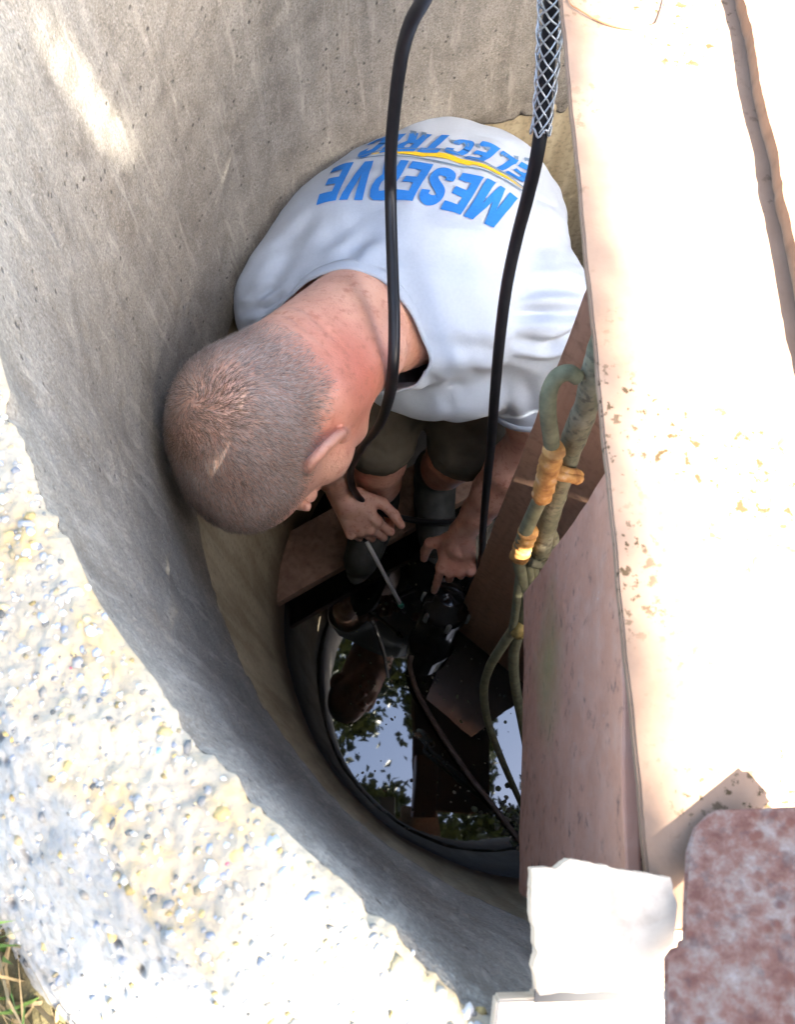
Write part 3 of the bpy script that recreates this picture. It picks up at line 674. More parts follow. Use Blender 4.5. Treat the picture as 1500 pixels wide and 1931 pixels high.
# head
body.ell(H(0, -.012, .026), HAX, (.078, .100, .088), .0)
body.ell(H(0, .030, .050), HAX, (.068, .066, .062), .02)
body.ell(H(0, .038, -.035), HAX, (.063, .062, .085), .02)
body.ell(H(0, .052, -.092), HAX, (.045, .045, .032), .02)
for s in (-1, 1):
    body.ell(H(.045*s, .045, -.035), HAX, (.025, .040, .035), .012)
    body.cap(H(.056*s, -.004, -.055), H(.020*s, .075, -.108), .017, .014, .02)
    body.cap(H(.050*s, -.030, -.045), NB+(H(0, -.02, -.05)-NB)*.35+HL*.045*s, .034, .040, .03)
    body.ell(H(.033*s, .098, .000), HAX, (.016, .012, .010), .006, True)
    body.ell(H(.033*s, .088, -.001), HAX, (.013, .013, .011), .003)
    body.cap(H(.014*s, .098, .018), H(.048*s, .088, .016), .007, .006, .006)
body.cap(H(0, .096, .005), H(0, .120, -.038), .008, .013, .006)
for s in (-1, 1): body.ell(H(.012*s, .108, -.040), HAX, (.008, .009, .007), .004)
body.cap(H(-.02, .094, -.070), H(.02, .094, -.070), .007, .007, .006); body.cap(H(-.016, .096, -.084), H(.016, .096, -.084), .008, .008, .006)
body.ell(H(0, .092, -.105), HAX, (.020, .016, .014), .010)
for s in (-1, 1):                                               # ears
    e0 = [H(.072*s, .010, -.034), H(.083*s, -.002, -.031), H(.092*s, -.014, -.012), H(.095*s, -.017, .008), H(.090*s, -.010, .023), H(.081*s, .004, .027), H(.076*s, .010, .018)]
    ep = spline(e0, 4)
    for i in range(len(ep)-1): body.cap(ep[i], ep[i+1], .0050, .0050, .003)
    body.ell(H(.080*s, -.003, .0), (nrm(HL*s*.55+HF*.83), nrm(HF*.55*-1*1+HL*s*.83), HU), (.004, .016, .026), .005)
    body.ell(H(.077*s, .010, -.036), HAX, (.006, .008, .010), .004)
# neck and shoulders
body.cap(H(0, -.030, -.045), NB+T_N*.012, .060, .066, .03)
body.cap(H(0, -.048, -.03), NB+T_N*.03-T_AX*.03, .046, .050, .03)
for S_, sg in ((SR, -1), (SL, 1)):
    body.cap(NB+T_N*.02, S_, .052, .046, .03); body.ell(S_, (T_LAT, T_AX, T_N), (.058, .062, .058), .03)
# arms
def limb(a, b, rr, k=.012):
    ts = np.linspace(0, 1, len(rr)); pp = [np.asarray(a)*(1-t)+np.asarray(b)*t for t in ts]
    for i in range(len(rr)-1): body.cap(pp[i], pp[i+1], rr[i], rr[i+1], k)
limb(SR, ER, (.052, .050, .045, .040)); limb(ER, WRR, (.041, .044, .038, .029, .0255))
limb(SL, EL, (.052, .050, .046, .041)); limb(EL, WRL, (.042, .046, .040, .030, .026))
# legs
HR_, HLl = PEL+T_LAT*-.085+np.array([0, .0, -.02]), PEL+T_LAT*.085+np.array([0, .0, -.02])
KR, KL = W(-.045, .655, 1.40), W(.13, .665, 1.42)
AR, AL = W(-.045, .66, 1.74), W(.085, .72, 1.75)
limb(HR_, KR, (.085, .078, .066, .058)); limb(KR, AR, (.056, .058, .050, .038)); limb(HLl, KL, (.085, .078, .066, .058)); limb(KL, AL, (.056, .058, .050, .038))
# hands: the left on the pump, the right closed on the screwdriver
LD = nrm(P(858, 1085, 1.60)-WRL); LN = nrm(-ray(860, 1050)/1500+np.array([.0, .10, 0])); LS = nrm(np.array([-1, -.1, 0]))
tipsL = hand(body, WRL, LD, LN, LS, [(.25, .30, .2), (.75, 1.0, .6), (.85, 1.15, .7), (.95, 1.2, .7)], (.10, .02, -.06, -.14), ((.75, .55, -.45), (.25, .85, -.5), (.05, .9, -.35)), 1.06)
DRV0, DRV1 = P(668, 984, 1.56), P(690, 1018, 1.605); DRV2 = P(757, 1142, 1.78)        # driver: butt, ferrule, tip
SH = nrm(DRV2-DRV1)
RD = nrm(P(684, 992, 1.535)-WRR); RN = nrm(-ray(660, 960)/1500+np.array([-.15, -.55, 0])); RS = nrm(np.array([.8, .5, .1]))
tipsR = hand(body, WRR, RD, RN, RS, [(.7, 1.1, .7), (.85, 1.2, .8), (.9, 1.25, .8), (.95, 1.25, .8)], (.05, .0, -.05, -.10), ((.55, .75, -.25), (.15, 1.0, -.25), (-.05, 1, -.2)), 1.06)
Vb, Fb = body.surf(); Vb = smooth_mesh(Vb, Fb, 1, .4)
_ab = NB-H(0, -.03, -.05); _t = np.clip(((Vb-H(0, -.03, -.05))@_ab)/(_ab@_ab), 0, 1); _m = np.clip(1.4-np.linalg.norm(Vb-H(0, -.03, -.05)-_t[:, None]*_ab, axis=1)/.085, 0, 1)*np.clip(((H(0, 0, -.045)-Vb)@HU)/.03, 0, 1)
_vs = smooth_mesh(Vb, Fb, 40, .5); Vb = Vb+(_vs-Vb)*np.clip(_m*3, 0, 1)[:, None]
_n0 = vnormals(Vb, Fb); q = Vb-HC; hl, hf, hu = q@HL, q@HF, q@HU     # folds across the nape
for u0_, f0_, dep_ in ((-.072, -.075, .0026), (-.094, -.07, .0020), (-.060, -.078, .0012)):
    dd_ = hu-(u0_+.10*hl**2/.06+.004*np.sin(hl*60)); Vb = Vb-_n0*(dep_*np.exp(-(dd_/.0045)**2)*np.clip(1-np.abs(hl)/.06, 0, 1)*(hf < .0)*(np.linalg.norm(q, axis=1) < .2))[:, None]
me = mesh_np('body', Vb, Fb)
q = Vb-HC; hl, hf, hu = q@HL, q@HF, q@HU
inhead = (np.linalg.norm(q, axis=1) < .17)
# hairline: scalp above a line that dips to the nape at the back and clears the ear and face
line = np.interp(hf, [-.12, -.06, -.01, .03, .06, .10], [-.052, -.050, -.005, .015, .055, .062])+fbm(Vb, 60, 3, 2)*.008
scalp = np.clip((hu-line)/.038, 0, 1)*inhead; scalp[(np.abs(hl) > .0835)] = 0
ruddy = np.zeros(len(Vb))
ruddy = np.maximum(ruddy, np.clip(1-np.linalg.norm(Vb-H(.055, -.03, -.085), axis=1)/.10, 0, 1)*.95)
ruddy = np.maximum(ruddy, np.where((np.abs(hl) > .080) & inhead, .18, 0))
ruddy = np.maximum(ruddy, np.clip(.35-np.linalg.norm(Vb-WRL-LD*.08, axis=1)/.2, 0, .35)*1.2)
attr(me, 'Skin', np.stack([ruddy, scalp, ruddy*0], 1))
o = obj('body', me, M['skin']); man.location = tuple(W(.02, .69, 1.8)); place(o, man)

# short hair combed out from the crown
bb = BVHTree.FromPolygons([Vector(v) for v in Vb[::1].astype(float)], Fb.tolist()) if False else None
Nb = vnormals(Vb, Fb)
idx = np.nonzero(scalp > .05)[0]; whorl = H(.004, -.082, .070)
pick = rng.choice(idx, 42000, p=scalp[idx]/scalp[idx].sum())
base = Vb[pick]+rng.normal(0, .0012, (len(pick), 3)); nrmv = Nb[pick]
flow = base-whorl; flow -= nrmv*np.sum(flow*nrmv, 1)[:, None]; flow /= np.linalg.norm(flow, axis=1)[:, None]+1e-6
sw = np.cross(nrmv, flow); dist = np.linalg.norm(base-whorl, axis=1)
swirl = np.clip(.9-dist/.06, 0, .9)[:, None]
flow = flow*(1-swirl*.5)+sw*swirl+rng.normal(0, .22, flow.shape)+np.stack([fbm(base, 45, 2, 60+k) for k in range(3)], 1)*.9; flow -= nrmv*np.sum(flow*nrmv, 1)[:, None]; flow /= np.linalg.norm(flow, axis=1)[:, None]+1e-6
L = rng.uniform(.005, .0105, len(pick))*(.55+.45*scalp[pick]); wd_ = rng.uniform(.00014, .00028, len(pick))
lift = rng.uniform(.05, .26, len(pick))
side = np.cross(flow, nrmv)*wd_[:, None]
m1 = base+flow*(L*.5)[:, None]+nrmv*(L*lift*.6)[:, None]; t1 = base+flow*L[:, None]+nrmv*(L*lift*.75)[:, None]
V = np.stack([base-side, base+side, m1+side*.8, m1-side*.8, t1+side*.15, t1-side*.15], 1).reshape(-1, 3)
k6 = np.arange(len(pick))[:, None]*6; F = np.concatenate([k6+np.array([0, 1, 2, 3]), k6+np.array([3, 2, 4, 5])])
grey = np.clip(vnoise(base, 25, 3)+rng.normal(0, .25, len(pick))+.28-.9*np.clip(1-dist/.075, 0, 1), 0, 1)[:, None]
hc = (np.array([.17, .10, .065])*(1-grey)+np.array([.46, .385, .345])*grey)*rng.uniform(.45, 1.25, (len(pick), 1))
me = mesh_np('hair', V, F); attr(me, 'Col', np.repeat(hc, 6, 0)); o = obj('hair', me, M['hair']); place(o, man)

# T-shirt: swept from the trunk and sleeves, openings cut at neck, cuffs and hem
sh = Field((-.33, .34, .50), (.44, 1.04, 1.30), .0035)
torso(sh, .004, .03)
for S_, E_ in ((SR, ER), (SL, EL)):
    sh.cap(NB+T_N*.026, S_+T_N*.004, .060, .062, .035); sh.ell(S_, (T_LAT, T_AX, T_N), (.068, .072, .068), .03)
    sh.cap(S_, S_*.25+E_*.75, .070, .074, .03)
sh.cap(NB, NB+(H(0, -.03, -.05)-NB)*.55, .078, .076, .02)
for S_, sg in ((SR, -1), (SL, 1)): sh.cap(S_+T_N*.005, PEL+T_LAT*.125*sg+T_AX*.06, .070, .080, .04)
# loose cloth under the chest
sh.ell(SL*.55+SR*.45+np.array([0, -.03, -.09]), (T_LAT, T_AX, T_N), (.13, .09, .07), .05)
Vs, Fs = sh.surf()
NKC = P(650, 588, .845); NKN = nrm(H(0, -.02, -.02)-NB+np.array([0.02, -.02, .0]))
def opening(V):
    d = -(V-NKC)@NKN; d = np.where(np.linalg.norm(V-NKC, axis=1) < .16, d, .1)
    for S_, E_, c in ((SR, ER, .58), (SL, EL, .55)):
        ax = nrm(E_-S_); cc = S_+(E_-S_)*c; dd = -(V-cc)@ax
        d = np.where(np.linalg.norm(V-cc-ax*.05, axis=1) < .14, np.minimum(d, dd), d)
    hem = (V-(PEL-T_AX*.09))@T_AX; return np.minimum(d, hem)
Ns = vnormals(Vs, Fs)
Vs = smooth_mesh(Vs, Fs, 3, .5)
def crease(V, a, b, wdt, dep):
    a = np.asarray(a); b = np.asarray(b); ab = b-a; t = np.clip(((V-a)@ab)/(ab@ab), 0, 1); dist = np.linalg.norm(V-a-t[:, None]*ab, axis=1)
    return -dep*np.exp(-(dist/wdt)**2)*np.sin(np.clip(t, .02, .98)*math.pi)**.5+dep*.55*np.exp(-((dist-2*wdt)/wdt)**2)*np.sin(np.clip(t, .02, .98)*math.pi)
dsp = fbm(Vs, 9, 3, 11)*.011+fbm(Vs*np.array([1, 1, .5]), 30, 2, 12)*.002
rid = np.clip(1-np.abs(fbm(Vs*np.array([1.0, 1.0, .7])+fbm(Vs, 6, 2, 90)[:, None]*.03, 8, 2, 91))*3.2, 0, 1)**3; dsp = dsp-rid*.0045*np.clip(fbm(Vs, 5, 2, 95)+.55, 0, 1)
SHB = BVHTree.FromPolygons([Vector(v) for v in Vs.astype(float)], Fs.tolist())
def on_shirt(px, py):
    d = Vector(ray(px, py)).normalized(); h = SHB.ray_cast(Vector((0, 0, CAMZ)), d); return np.array(h[0]) if h[0] is not None else None
for (x0, y0, x1, y1, wd_, dep) in [(1010, 478, 1100, 505, .008, .013), (975, 590, 1100, 592, .007, .014), (1030, 655, 1105, 615, .008, .015), (1000, 540, 1100, 548, .009, .008), (960, 640, 1060, 655, .008, .009), (820, 600, 900, 700, .010, .006), (700, 440, 640, 500, .012, .005), (470, 570, 520, 540, .006, .006), (490, 590, 535, 558, .005, .006), (450, 590, 500, 575, .006, .006),
        (800, 700, 850, 770, .009, .005), (860, 690, 880, 790, .010, .006), (940, 710, 960, 790, .011, .004), (990, 720, 1010, 790, .011, .004), (905, 740, 915, 810, .006, .006), (790, 640, 1040, 690, .012, .005), (560, 470, 500, 560, .012, .004), (740, 460, 980, 520, .02, .003), (600, 400, 520, 480, .015, .004), (1000, 420, 1080, 470, .010, .005)]:
    a_, b_ = on_shirt(x0, y0), on_shirt(x1, y1)
    if a_ is None or b_ is None: continue
    dsp = dsp+crease(Vs, a_, b_, wd_, dep)
Vs = Vs+Ns*dsp[:, None]
op = opening(Vs); keep = (op[Fs] > 0).sum(1) >= 2
Fk = Fs[keep]
lab = np.arange(len(Vs))                       # keep only the largest connected piece
while True:
    mn = lab[Fk].min(1); new = lab.copy()
    for k in range(4): np.minimum.at(new, Fk[:, k], mn)
    new = new[new]
    if np.array_equal(new, lab): break
    lab = new
big_ = np.bincount(lab[Fk[:, 0]]).argmax(); Fk = Fk[lab[Fk[:, 0]] == big_]
used = np.unique(Fk); remap = np.full(len(Vs), -1); remap[used] = np.arange(len(used)); Vk = Vs[used]; Fk = remap[Fk]
# pull the cut verts onto the cut itself
for _ in range(4):
    o0 = opening(Vk); ed = np.concatenate([Fk[:, [0, 1]], Fk[:, [1, 2]], Fk[:, [2, 3]], Fk[:, [3, 0]]]); es = np.sort(ed, 1); key = es[:, 0]*len(Vk)+es[:, 1]
    u_, cnts = np.unique(key, return_counts=True); bd = u_[cnts == 1]; bv = np.unique(np.concatenate([bd//len(Vk), bd % len(Vk)]))
    G = np.stack([(opening(Vk[bv]+np.eye(3)[k]*1e-4)-o0[bv])/1e-4 for k in range(3)], 1); G = np.clip(G, -1, 1)
    Vk[bv] -= G*np.clip(o0[bv], -.006, .006)[:, None]*.8
me = mesh_np('shirt', Vk, Fk)
shirt = obj('shirt', me, M['shirt']); place(shirt, man)
so_ = shirt.modifiers.new('cloth', 'SOLIDIFY'); so_.thickness = .0022; so_.offset = -1
# collar and cuffs: ribbed bands along the cut edges
adj = {}
for k_ in bd:
    a_, b_ = int(k_//len(Vk)), int(k_ % len(Vk)); adj.setdefault(a_, []).append(b_); adj.setdefault(b_, []).append(a_)
loops = []; seen = set()
for s0 in adj:
    if s0 in seen: continue
    lp = [s0]; seen.add(s0)
    while True:
        nx = [v for v in adj[lp[-1]] if v not in seen]
        if not nx: break
        lp.append(nx[0]); seen.add(nx[0])
    if len(lp) > 30: loops.append(Vk[lp])
Nk = vnormals(Vk, Fk); kd = None
for lp in loops:
    c = lp.mean(0)
    if np.linalg.norm(c-PEL) < .17: continue
    neck_ = np.linalg.norm(c-NKC) < .10
    n_ = max(60, len(lp)//2); ii = np.linspace(0, len(lp), n_, endpoint=False).astype(int); pp = lp[ii]
    for _ in range(6): pp = (np.roll(pp, 1, 0)+2*pp+np.roll(pp, -1, 0))/4
    axd = NKN if neck_ else nrm(c-(SR if np.linalg.norm(c-SR) < np.linalg.norm(c-SL) else SL))
    outw = pp-c; outw -= axd*np.sum(outw*axd, 1)[:, None] if False else np.outer(outw@axd, axd); outw /= np.linalg.norm(outw, axis=1)[:, None]
    wdt = .017 if neck_ else .012
    rows = []
    for v, hgt in ((-wdt, .0010), (-wdt*.97, .0028), (-wdt*.5, .0036), (0., .0034), (.002, .0018), (.001, -.001)):
        rows.append(pp+axd*v+outw*(hgt+(0.22 if neck_ else .0)*min(0, v)*-1*1))
    G = np.stack(rows, 1).reshape(-1, 3); me = mesh_np('collar', G, grid_faces(n_, len(rows), True))
    o = obj('collar' if neck_ else 'cuff', me, M['shirt']); place(o, man)

# print on the back of the shirt
KB = BVHTree.FromPolygons([Vector(v) for v in Vk.astype(float)], Fk.tolist())
def shirt_hit(px, py):
    h = KB.ray_cast(Vector((0, 0, CAMZ)), Vector(ray(px, py)).normalized()); return np.array(h[0]) if h[0] is not None else None
def lay_on_shirt(name, bm, corners, mat, lift=.0017):
    """bm holds flat geometry in 0..1 x 0..1; it is laid over the patch of cloth between four points and pressed on along the patch's normal"""
    c = []
    for p in corners:                              # BL, BR, TR, TL
        k_ = 0
        while shirt_hit(p[0], p[1]+k_) is None and k_ < 200: k_ += 3
        c.append(shirt_hit(p[0], p[1]+k_))
    n = nrm(np.cross(c[1]-c[0], c[3]-c[0])); n = n if n[2] > 0 else -n
    for v in bm.verts:
        s_, t_ = v.co.x, v.co.y; p = (c[0]*(1-s_)+c[1]*s_)*(1-t_)+(c[3]*(1-s_)+c[2]*s_)*t_
        h = KB.ray_cast(Vector(p+n*.12), Vector(-n))
        if h[0] is None: h = KB.find_nearest(Vector(p))
        v.co = h[0]+h[1].normalized()*lift if (h[1].z > -.5) else Vector(p)
    o = obj(name, bm_mesh(name, bm, True), mat, shirt); return o
GL = dict(E=(.85, [[(0, 0), (1, 0), (1, .2), (.38, .2), (.38, .4), (.9, .4), (.9, .6), (.38, .6), (.38, .8), (1, .8), (1, 1), (0, 1)]]),
    L=(.80, [[(0, 0), (1, 0), (1, .2), (.38, .2), (.38, 1), (0, 1)]]), I=(.36, [[(0, 0), (1, 0), (1, 1), (0, 1)]]),
    T=(.90, [[(.31, 0), (.69, 0), (.69, .79), (1, .79), (1, 1), (0, 1), (0, .79), (.31, .79)]]),
    V=(1.0, [[(.32, 0), (.68, 0), (1, 1), (.64, 1), (.5, .40), (.36, 1), (0, 1)]]),
    M=(1.3, [[(0, 0), (.27, 0), (.27, .56), (.42, 0), (.58, 0), (.73, .56), (.73, 0), (1, 0), (1, 1), (.69, 1), (.5, .42), (.31, 1), (0, 1)]]),
    R=(.98, [[(0, .69), (.35, .69), (.35, .82), (.56, .82), (.62, .76), (.62, .69), (.97, .69), (.96, .80), (.88, .93), (.66, 1), (0, 1)],
        [(0, 0), (.35, 0), (.35, .38), (.42, .38), (.62, 0), (1, 0), (.76, .42), (.92, .54), (.97, .69), (.62, .69), (.62, .62), (.56, .56), (.35, .56), (.35, .69), (0, .69)]]))
RIB = dict(S=(.92, [(.83, .68), (.79, .83), (.5, .885), (.21, .82), (.20, .67), (.36, .57), (.64, .45), (.81, .33), (.79, .17), (.5, .115), (.2, .17), (.16, .32)]),
    C=(.92, [(.83, .64), (.77, .82), (.5, .885), (.25, .80), (.18, .5), (.25, .2), (.5, .115), (.77, .18), (.83, .36)]))
def text_bm(txt, shear):
    """heavy block capitals drawn as polygons in a 0..1 box"""
    bm = bmesh.new(); x = 0; gap = .13
    for ch in txt:
        if ch in GL:
            w_, polys = GL[ch]
            for pl in polys: bm.faces.new([bm.verts.new((x+w_*a, b, 0)) for a, b in pl])
        else:
            w_, cl_ = RIB[ch]; c = spline([np.array([a, b]) for a, b in cl_], 5); tn = np.gradient(c, axis=0); tn /= np.linalg.norm(tn, axis=1)[:, None]
            nn2 = np.stack([-tn[:, 1]*.175, tn[:, 0]*.112], 1); A_ = [bm.verts.new((x+w_*p[0], p[1], 0)) for p in c+nn2]; B_ = [bm.verts.new((x+w_*p[0], p[1], 0)) for p in c-nn2]
            for k in range(len(c)-1): bm.faces.new([A_[k], A_[k+1], B_[k+1], B_[k]])
        x += w_+gap
    for v in bm.verts: v.co = Vector((v.co.x/(x-gap)+shear*v.co.y, v.co.y, 0))
    for k in range(-2, 96):
        bmesh.ops.bisect_plane(bm, geom=bm.verts[:]+bm.edges[:]+bm.faces[:], plane_co=(k/82, 0, 0), plane_no=(1, 0, 0))
    for k in range(1, 12):
        bmesh.ops.bisect_plane(bm, geom=bm.verts[:]+bm.edges[:]+bm.faces[:], plane_co=(0, k/12, 0), plane_no=(0, 1, 0))
    return bm
o = lay_on_shirt('lettering', text_bm('MESERVE', .075), [(976, 376), (630, 320), (622, 382), (954, 447)], M['blue']); o['label'] = 'blue slanted capitals MESERVE'
o = lay_on_shirt('lettering', text_bm('ELECTRIC', .06), [(1014, 328), (704, 268), (688, 299), (1000, 357)], M['blue']); o['label'] = 'blue slanted capitals ELECTRIC'
def poly_bm(pts, nx=40):
    bm = bmesh.new(); bm.faces.new([bm.verts.new((x, y, 0)) for x, y in pts])
    for k in range(1, nx): bmesh.ops.bisect_plane(bm, geom=bm.verts[:]+bm.edges[:]+bm.faces[:], plane_co=(k/nx, 0, 0), plane_no=(1, 0, 0))
    for k in range(1, 6): bmesh.ops.bisect_plane(bm, geom=bm.verts[:]+bm.edges[:]+bm.faces[:], plane_co=(0, k/6, 0), plane_no=(0, 1, 0))
    return bm
SC = [(1000, 352), (676, 290), (670, 312), (990, 382)]
o = lay_on_shirt('print_bolt', poly_bm([(.02, .48), (.30, .34), (.40, .40), (.62, .28), (.64, .40), (.95, .50), (.62, .66), (.60, .58), (.36, .70), (.34, .60)]), SC, M['yellow'], .0015); o['label'] = 'yellow lightning bolt stripe'
lay_on_shirt('print_line', poly_bm([(0, .60), (.5, .84), (1, .62), (1, .66), (.5, .92), (0, .66)]), SC, M['grey'], .0021)
lay_on_shirt('print_line', poly_bm([(0, .40), (.5, .06), (1, .5), (1, .54), (.5, .12), (0, .46)]), SC, M['grey'], .0021)
for (x, y, w_, s_) in [(1000, 306, 12, 1), (978, 302, 10, 1), (958, 298, 16, 1), (925, 285, 12, 1), (906, 280, 9, 1), (885, 278, 12, 1), (868, 273, 18, 1), (805, 258, 10, 1), (786, 256, 12, 1)]:
    if shirt_hit(x, y) is None or shirt_hit(x-w_, y-4) is None or shirt_hit(x-w_, y-9) is None or shirt_hit(x, y-7) is None: continue
    lay_on_shirt('small_print', poly_bm([(0, 0), (1, .1), (.9, .9), (.55, .6), (.1, 1)], 3), [(x, y-5), (x-w_, y-8), (x-w_, y+1), (x, y+4)], M['grey'])

# shorts and boots
sf = Field((-.33, .50, .40), (.42, 1.05, 1.10), .004)
for Hh, K_ in ((HR_, KR), (HLl, KL)):
    sf.cap(Hh, Hh*.02+K_*.98, .098, .082, .02)
sf.ell(PEL-T_AX*.03, (T_LAT, T_AX, T_N), (.172, .11, .115), .04)
V, F = sf.surf(); Nn = vnormals(V, F); V = V+Nn*(fbm(V, 22, 3, 3)*.010)[:, None]
o = obj('shorts', mesh_np('shorts', V, F), m_plain('olive_shorts', (.15, .135, .105), .95, .1, .25, 30, 0, .001)); place(o, man)
bt = m_plain('dark_boots', (.07, .072, .062), .6, .3, .4, 40, 0, .002)
for AN, fw, lab_ in ((AR, nrm([-.25, -1, 0]), 0), (AL, nrm([.05, -1, 0]), 1)):
    bf = Field(AN-np.array([.25, .35, .16]), AN+np.array([.25, .2, .12]), .004); sd = np.cross(fw, [0, 0, 1]); so2 = .155-(1.95-AN[2]-1.75+.0)*0
    zf = CAMZ-1.80+.004                            # top of the foot plank
    an = AN.copy(); heel = np.array([an[0], an[1], zf+.035])-fw*.035; toe = np.array([an[0], an[1], zf+.034])+fw*.15
    bf.cap(an+np.array([0, 0, .06]), np.array([an[0], an[1], zf+.06]), .050, .048, .02); bf.cap(heel, np.array([an[0], an[1], zf+.05])+fw*.05, .040, .042, .02); bf.cap(np.array([an[0], an[1], zf+.055])+fw*.03, toe, .044, .040, .02)
    bf.ell(np.array([an[0], an[1], zf+.012])+fw*.055, (fw, sd, (0, 0, 1)), (.150, .050, .016), .008)
    bf.put(bf.lo, bf.lo+bf.n*bf.h, lambda Q: Q[..., 2]-zf, .002, True)
    V, F = bf.surf(); o = obj('boot', mesh_np('boot', V, F), bt); place(o, man)

# screwdriver in the right hand
sd_ = empty('screwdriver', 'screwdriver with dark handle, chrome shaft and green tip in the right hand', 'screwdriver'); sd_.location = tuple(DRV1)
ts = np.linspace(0, 1, 14); hb = DRV1-SH*.085
rr = np.interp(ts, [0, .05, .2, .5, .75, .85, .95, 1], [.006, .011, .0135, .0125, .0115, .009, .010, .007])
V, F = tube(np.array([hb+(DRV1-hb)*t for t in ts]), rr, 12); o = obj('handle', poly_mesh('handle', V, F), m_plain('dark_handle', (.035, .035, .025), .4, .5, .3, 40)); place(o, sd_)
ts = np.linspace(0, 1, 8); tp = DRV1+(DRV2-DRV1)*.96
V, F = tube(np.array([DRV1+(tp-DRV1)*t for t in ts]), .0048, 12); o = obj('shaft', poly_mesh('shaft', V, F), m_plain('chrome', (.85, .84, .80), .3, .8, .08, 60, .35)); place(o, sd_)
V, F = tube(np.array([tp, tp+SH*.006, tp+SH*.014]), [.0066, .0074, .0054], 12); o = obj('green_collar', poly_mesh('green_collar', V, F), m_plain('green_plastic', (.03, .22, .15), .4, .5, .1, 60)); place(o, sd_)
V, F = tube(np.array([tp+SH*.012, tp+SH*.03, tp+SH*.034]), [.0045, .0042, .002], 12); o = obj('bit', poly_mesh('bit', V, F), m_plain('dark_steel', (.05, .05, .055), .4, .5, .1, 60, .8)); place(o, sd_)

# black submersible pump held in the left hand
pump = empty('submersible_pump', 'glossy wet black submersible pump cylinder gripped in the left hand', 'pump')
pt, pb = P(852, 1120, 1.69), P(798, 1245, 1.97); pa = nrm(pb-pt); pl = np.linalg.norm(pb-pt); pump.location = tuple(pb)
bk = Mat('wet_black_plastic', .16, .7); bk.color((.012, .012, .014)); bk.bump(bk.noise(90, 4), .25, .002); bk = bk.m
prof = [(0, .0), (0, .030), (.004, .036), (.03, .037), (.034, .050), (.05, .054), (.07, .054), (.074, .049), (.20, .049), (.204, .053), (.225, .053), (.23, .046), (.30, .045)]
V, F = tube(np.array([pt+pa*(x*pl/.30) for x, _ in prof]), [max(r, .0005) for _, r in prof], 28); o = obj('housing', poly_mesh('housing', V, F), bk); place(o, pump)
sx = nrm(np.cross(pa, [0, 0, 1])); sy = np.cross(sx, pa)
hp = spline([pt+pa*.03+sx*.04, pt-pa*.005+sx*.034, pt-pa*.022, pt-pa*.005-sx*.034, pt+pa*.03-sx*.04], 8); V, F = tube(hp, .0065, 10); o = obj('handle', poly_mesh('handle', V, F), bk); place(o, pump)
for k in range(6):
    an = k*math.pi/3; b0 = pt+pa*.058*pl/.3+(sx*math.cos(an)+sy*math.sin(an))*.054
    V, F = tube(np.array([b0-pa*.016, b0-pa*.012, b0+pa*.012]), [.004, .0062, .0062], 6); o = obj('bolt', poly_mesh('bolt', V, F, False), M['wire']); place(o, pump)

# ------------------------------------------------------------------ the photographer, mirrored in the water
ph = empty('person', 'photographer bending over the near rim with a phone, mirrored in the dark water', 'person'); ph.location = (-.34, -.90, GZ)
pf = Field((-.85, -1.25, GZ-.02), (.42, .10, 2.98), .008)
c0 = np.array([-.30, -.80, GZ+.98]); ch = np.array([-.12, -.46, GZ+1.13]); hd = np.array([-.04, -.23, GZ+1.14])
X = np.array([1., 0, 0]); sp_ = nrm(ch-c0); sn = np.cross(X, sp_)
pf.ell(c0, (X, sp_, sn), (.165, .14, .115), .04); pf.ell((c0+ch)/2, (X, sp_, sn), (.155, .20, .105), .05); pf.ell(ch, (X, sp_, sn), (.18, .14, .105), .05)
pf.cap(ch+sp_*.06, hd, .058, .055, .02)
hfw = nrm([0, .55, -.83]); hup = nrm(np.cross(X, hfw)); hup = hup if hup[1] > 0 else -hup
pf.ell(hd+hup*.06, (X, hfw, hup), (.078, .098, .115), .01); pf.ell(hd+hup*.0+hfw*.05, (X, hfw, hup), (.058, .055, .07), .02); pf.cap(hd+hup*.05+hfw*.10, hd+hup*.02+hfw*.115, .008, .013, .006)
for s in (-1, 1):
    pf.ell(hd+X*.08*s+hup*.045, (X, hfw, hup), (.010, .018, .032), .006)
    S_ = ch+X*.19*s+sp_*.05; E_ = np.array([-.06+.22*s, -.36, GZ+.80]); Wr = np.array([0, 0, CAMZ])-_u*.215+_r*.075*s-_f*.03
    pf.ell(S_, (X, sp_, sn), (.065, .065, .065), .03)
    pf.cap(S_, E_, .050, .040, .02); pf.cap(E_, Wr, .042, .028, .015)
    hand(pf, Wr, nrm(np.array([0, 0, CAMZ])-_u*.12+_r*.045*s-Wr), _r*s*.8+_f*.5, -_f, [(.35, .6, .4)]*4, (.1, .03, -.03, -.1), ((.6, .6, -.1), (.3, .9, 0), (0, 1, 0)), .9, .004)
    Hh = c0+X*.09*s-sp_*.06; K_ = np.array([.13*s-.32, -.80, GZ+.50]); A_ = np.array([.14*s-.34, -.93, GZ+.075])
    pf.cap(Hh, K_, .09, .062, .03); pf.cap(K_, A_, .060, .042, .02); pf.cap(A_-[0, .03, .03], A_+np.array([0, .16, -.04]), .040, .035, .02)
V, F = pf.surf(); pbod = obj('body', mesh_np('body', V, F), m_plain('brown_skin_dark_clothes', (.30, .19, .14), .8, .2, .2, 6)); place(pbod, ph)
Nn = vnormals(V, F)
m_ = (np.linalg.norm(V-(hd+hup*.06), axis=1) > .20) & ~((V[:, 1] > -.42) & (V[:, 2] < GZ+1.0)) & (V[:, 2] > GZ+.10)
def clothes(name, mask, off_, mat):
    f = F[mask[F].all(1)]; u = np.unique(f); r = np.full(len(V), -1); r[u] = np.arange(len(u)); o = obj(name, mesh_np(name, V[u]+Nn[u]*off_, r[f]), mat); place(o, ph)
tt = (V-c0)@sp_
